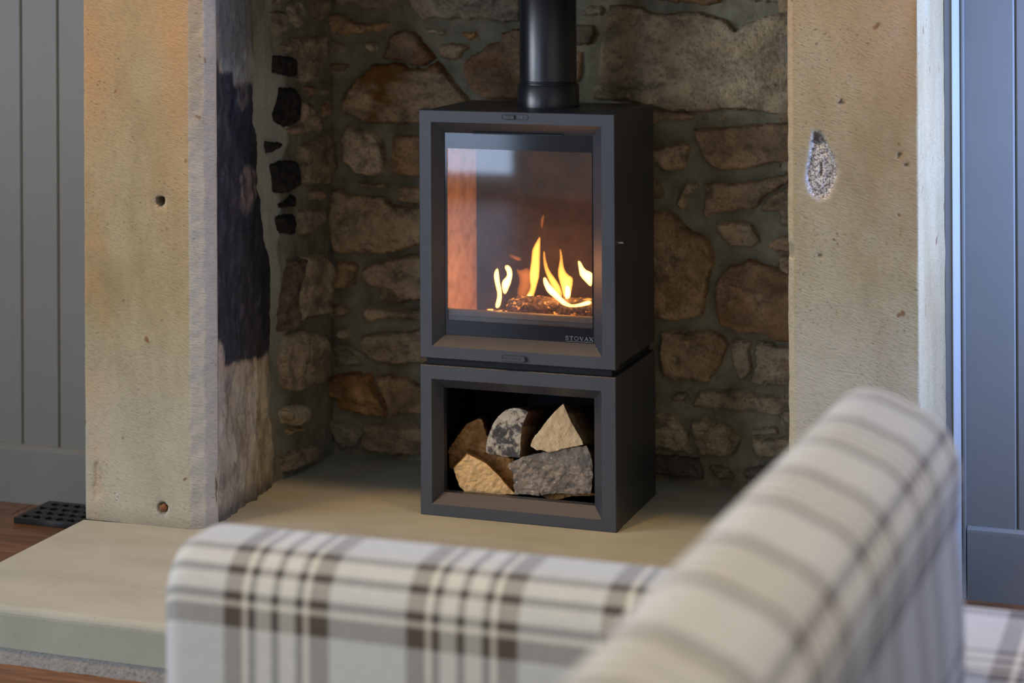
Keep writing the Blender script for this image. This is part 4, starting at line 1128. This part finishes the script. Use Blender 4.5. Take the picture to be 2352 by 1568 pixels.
def rrect(p0, p1, q0, q1, r, n=8, rb=None):
    """rounded rectangle outline, starts at the bottom-left corner going up; top corners radius r"""
    out = [(p0, q0), (p0, q0+.15), (p0, q0+.3)]
    out = [(p0, q0+(q1-r-q0)*k/8) for k in range(9)]
    for k in range(1, n+1): a = math.pi-math.pi/2*k/n; out.append((p0+r+r*math.cos(a), q1-r+r*math.sin(a)))
    out += [(p0+r+(p1-p0-2*r)*k/4, q1) for k in range(1, 4)] if p1-p0 > 2*r+.01 else []
    for k in range(0, n+1): a = math.pi/2-math.pi/2*k/n; out.append((p1-r+r*math.cos(a), q1-r+r*math.sin(a)))
    out += [(p1, q1-r-(q1-r-q0)*k/8) for k in range(1, 9)]
    return out
chair = thing('armchair', 'large checked cream, grey and brown armchair in the foreground', 'armchair', (.9, -2.3, FZ))
AT = .505
arm_prof = rrect(-1.905, -1.735, FZ+.10, AT, .062, 10)
sweep('armrest', arm_prof, 'x', .416, 1.27, 40, PLAID, chair, .035, uoff=-.021, voff=-.170)
near_prof = rrect(-2.98, -2.81, FZ+.10, AT, .062, 10)
sweep('armrest', near_prof, 'x', .416, 1.27, 40, PLAID, chair, .035, uoff=-.021, voff=-.170)
# back : profile in x-z swept along y (top flat and soft, outer side round, bulging)
bp = [(1.19, FZ+.10), (1.185, .10), (1.18, .30), (1.185, .50), (1.215, .62), (1.245, .67)]
for k in range(0, 7): a = math.pi-math.pi/2*k/6*.9; bp.append((1.297+.045*math.cos(a), .694+.045*math.sin(a)))
bp += [(1.313, .738), (1.333, .731)]
for k in range(0, 9): a = math.radians(80)-math.radians(80)*k/8; bp.append((1.338+.066*math.cos(a), .645+.080*math.sin(a)))
bp += [(1.400, .58), (1.407, .50), (1.408, .42), (1.404, .34), (1.395, .24), (1.385, .12), (1.375, FZ+.10)]
def bulge(p, q):
    t_ = (p+2.36)/.6; b = .0
    return (-.016*max(0, (-1.85-p)/.8)**1.5-.004, (-.010*t_*t_+.008) if q[1] > .1 else 0)
sweep('backrest', bp, 'y', -2.96, -1.765, 60, PLAID, chair, .012, uoff=.122, voff=.006, vs_=-1, bulge=bulge)
sc_prof = [(-2.80, .12), (-2.80, .26), (-2.785, .29), (-2.75, .302), (-2.35, .315), (-1.96, .302), (-1.925, .29), (-1.91, .26), (-1.91, .12)]
sweep('seat_cushion', sc_prof, 'x', .42, 1.18, 20, PLAID, chair, .03, uoff=.03)
sweep('seat_base', [(-2.98, FZ+.10), (-2.98, .115), (-1.74, .115), (-1.74, FZ+.10)], 'x', .46, 1.36, 10, PLAID, chair, .01)
LEGM = m_simple('dark_stained_wood', (.06, .03, .015), .4)
for x, y_ in ((.50, -2.93), (.50, -1.80), (1.32, -2.93), (1.32, -1.80)):
    bm = bmesh.new(); cyl(bm, (x, y_, FZ), (x, y_, FZ+.10), .016, 16, .026); frombm('leg', bm, LEGM, chair)

# ---- footstool beside the chair, its top just in the frame
fs = thing('footstool', 'checked footstool behind the armchair, at the right edge of the photo', 'footstool', (1.62, -1.46, FZ))
fprof = rrect(-1.72, -1.30, .05, .352, .045, 8)
sweep('cushion', fprof, 'x', 1.30, 1.86, 20, PLAID, fs, .04, uoff=.06, voff=.10)
sweep('base_frame', [(-1.71, FZ+.09), (-1.71, .055), (-1.31, .055), (-1.31, FZ+.09)], 'x', 1.315, 1.845, 6, PLAID, fs, .01)
for x, y_ in ((1.36, -1.67), (1.36, -1.35), (1.80, -1.67), (1.80, -1.35)):
    bm = bmesh.new(); cyl(bm, (x, y_, FZ), (x, y_, FZ+.09), .015, 16, .024); frombm('leg', bm, LEGM, fs)
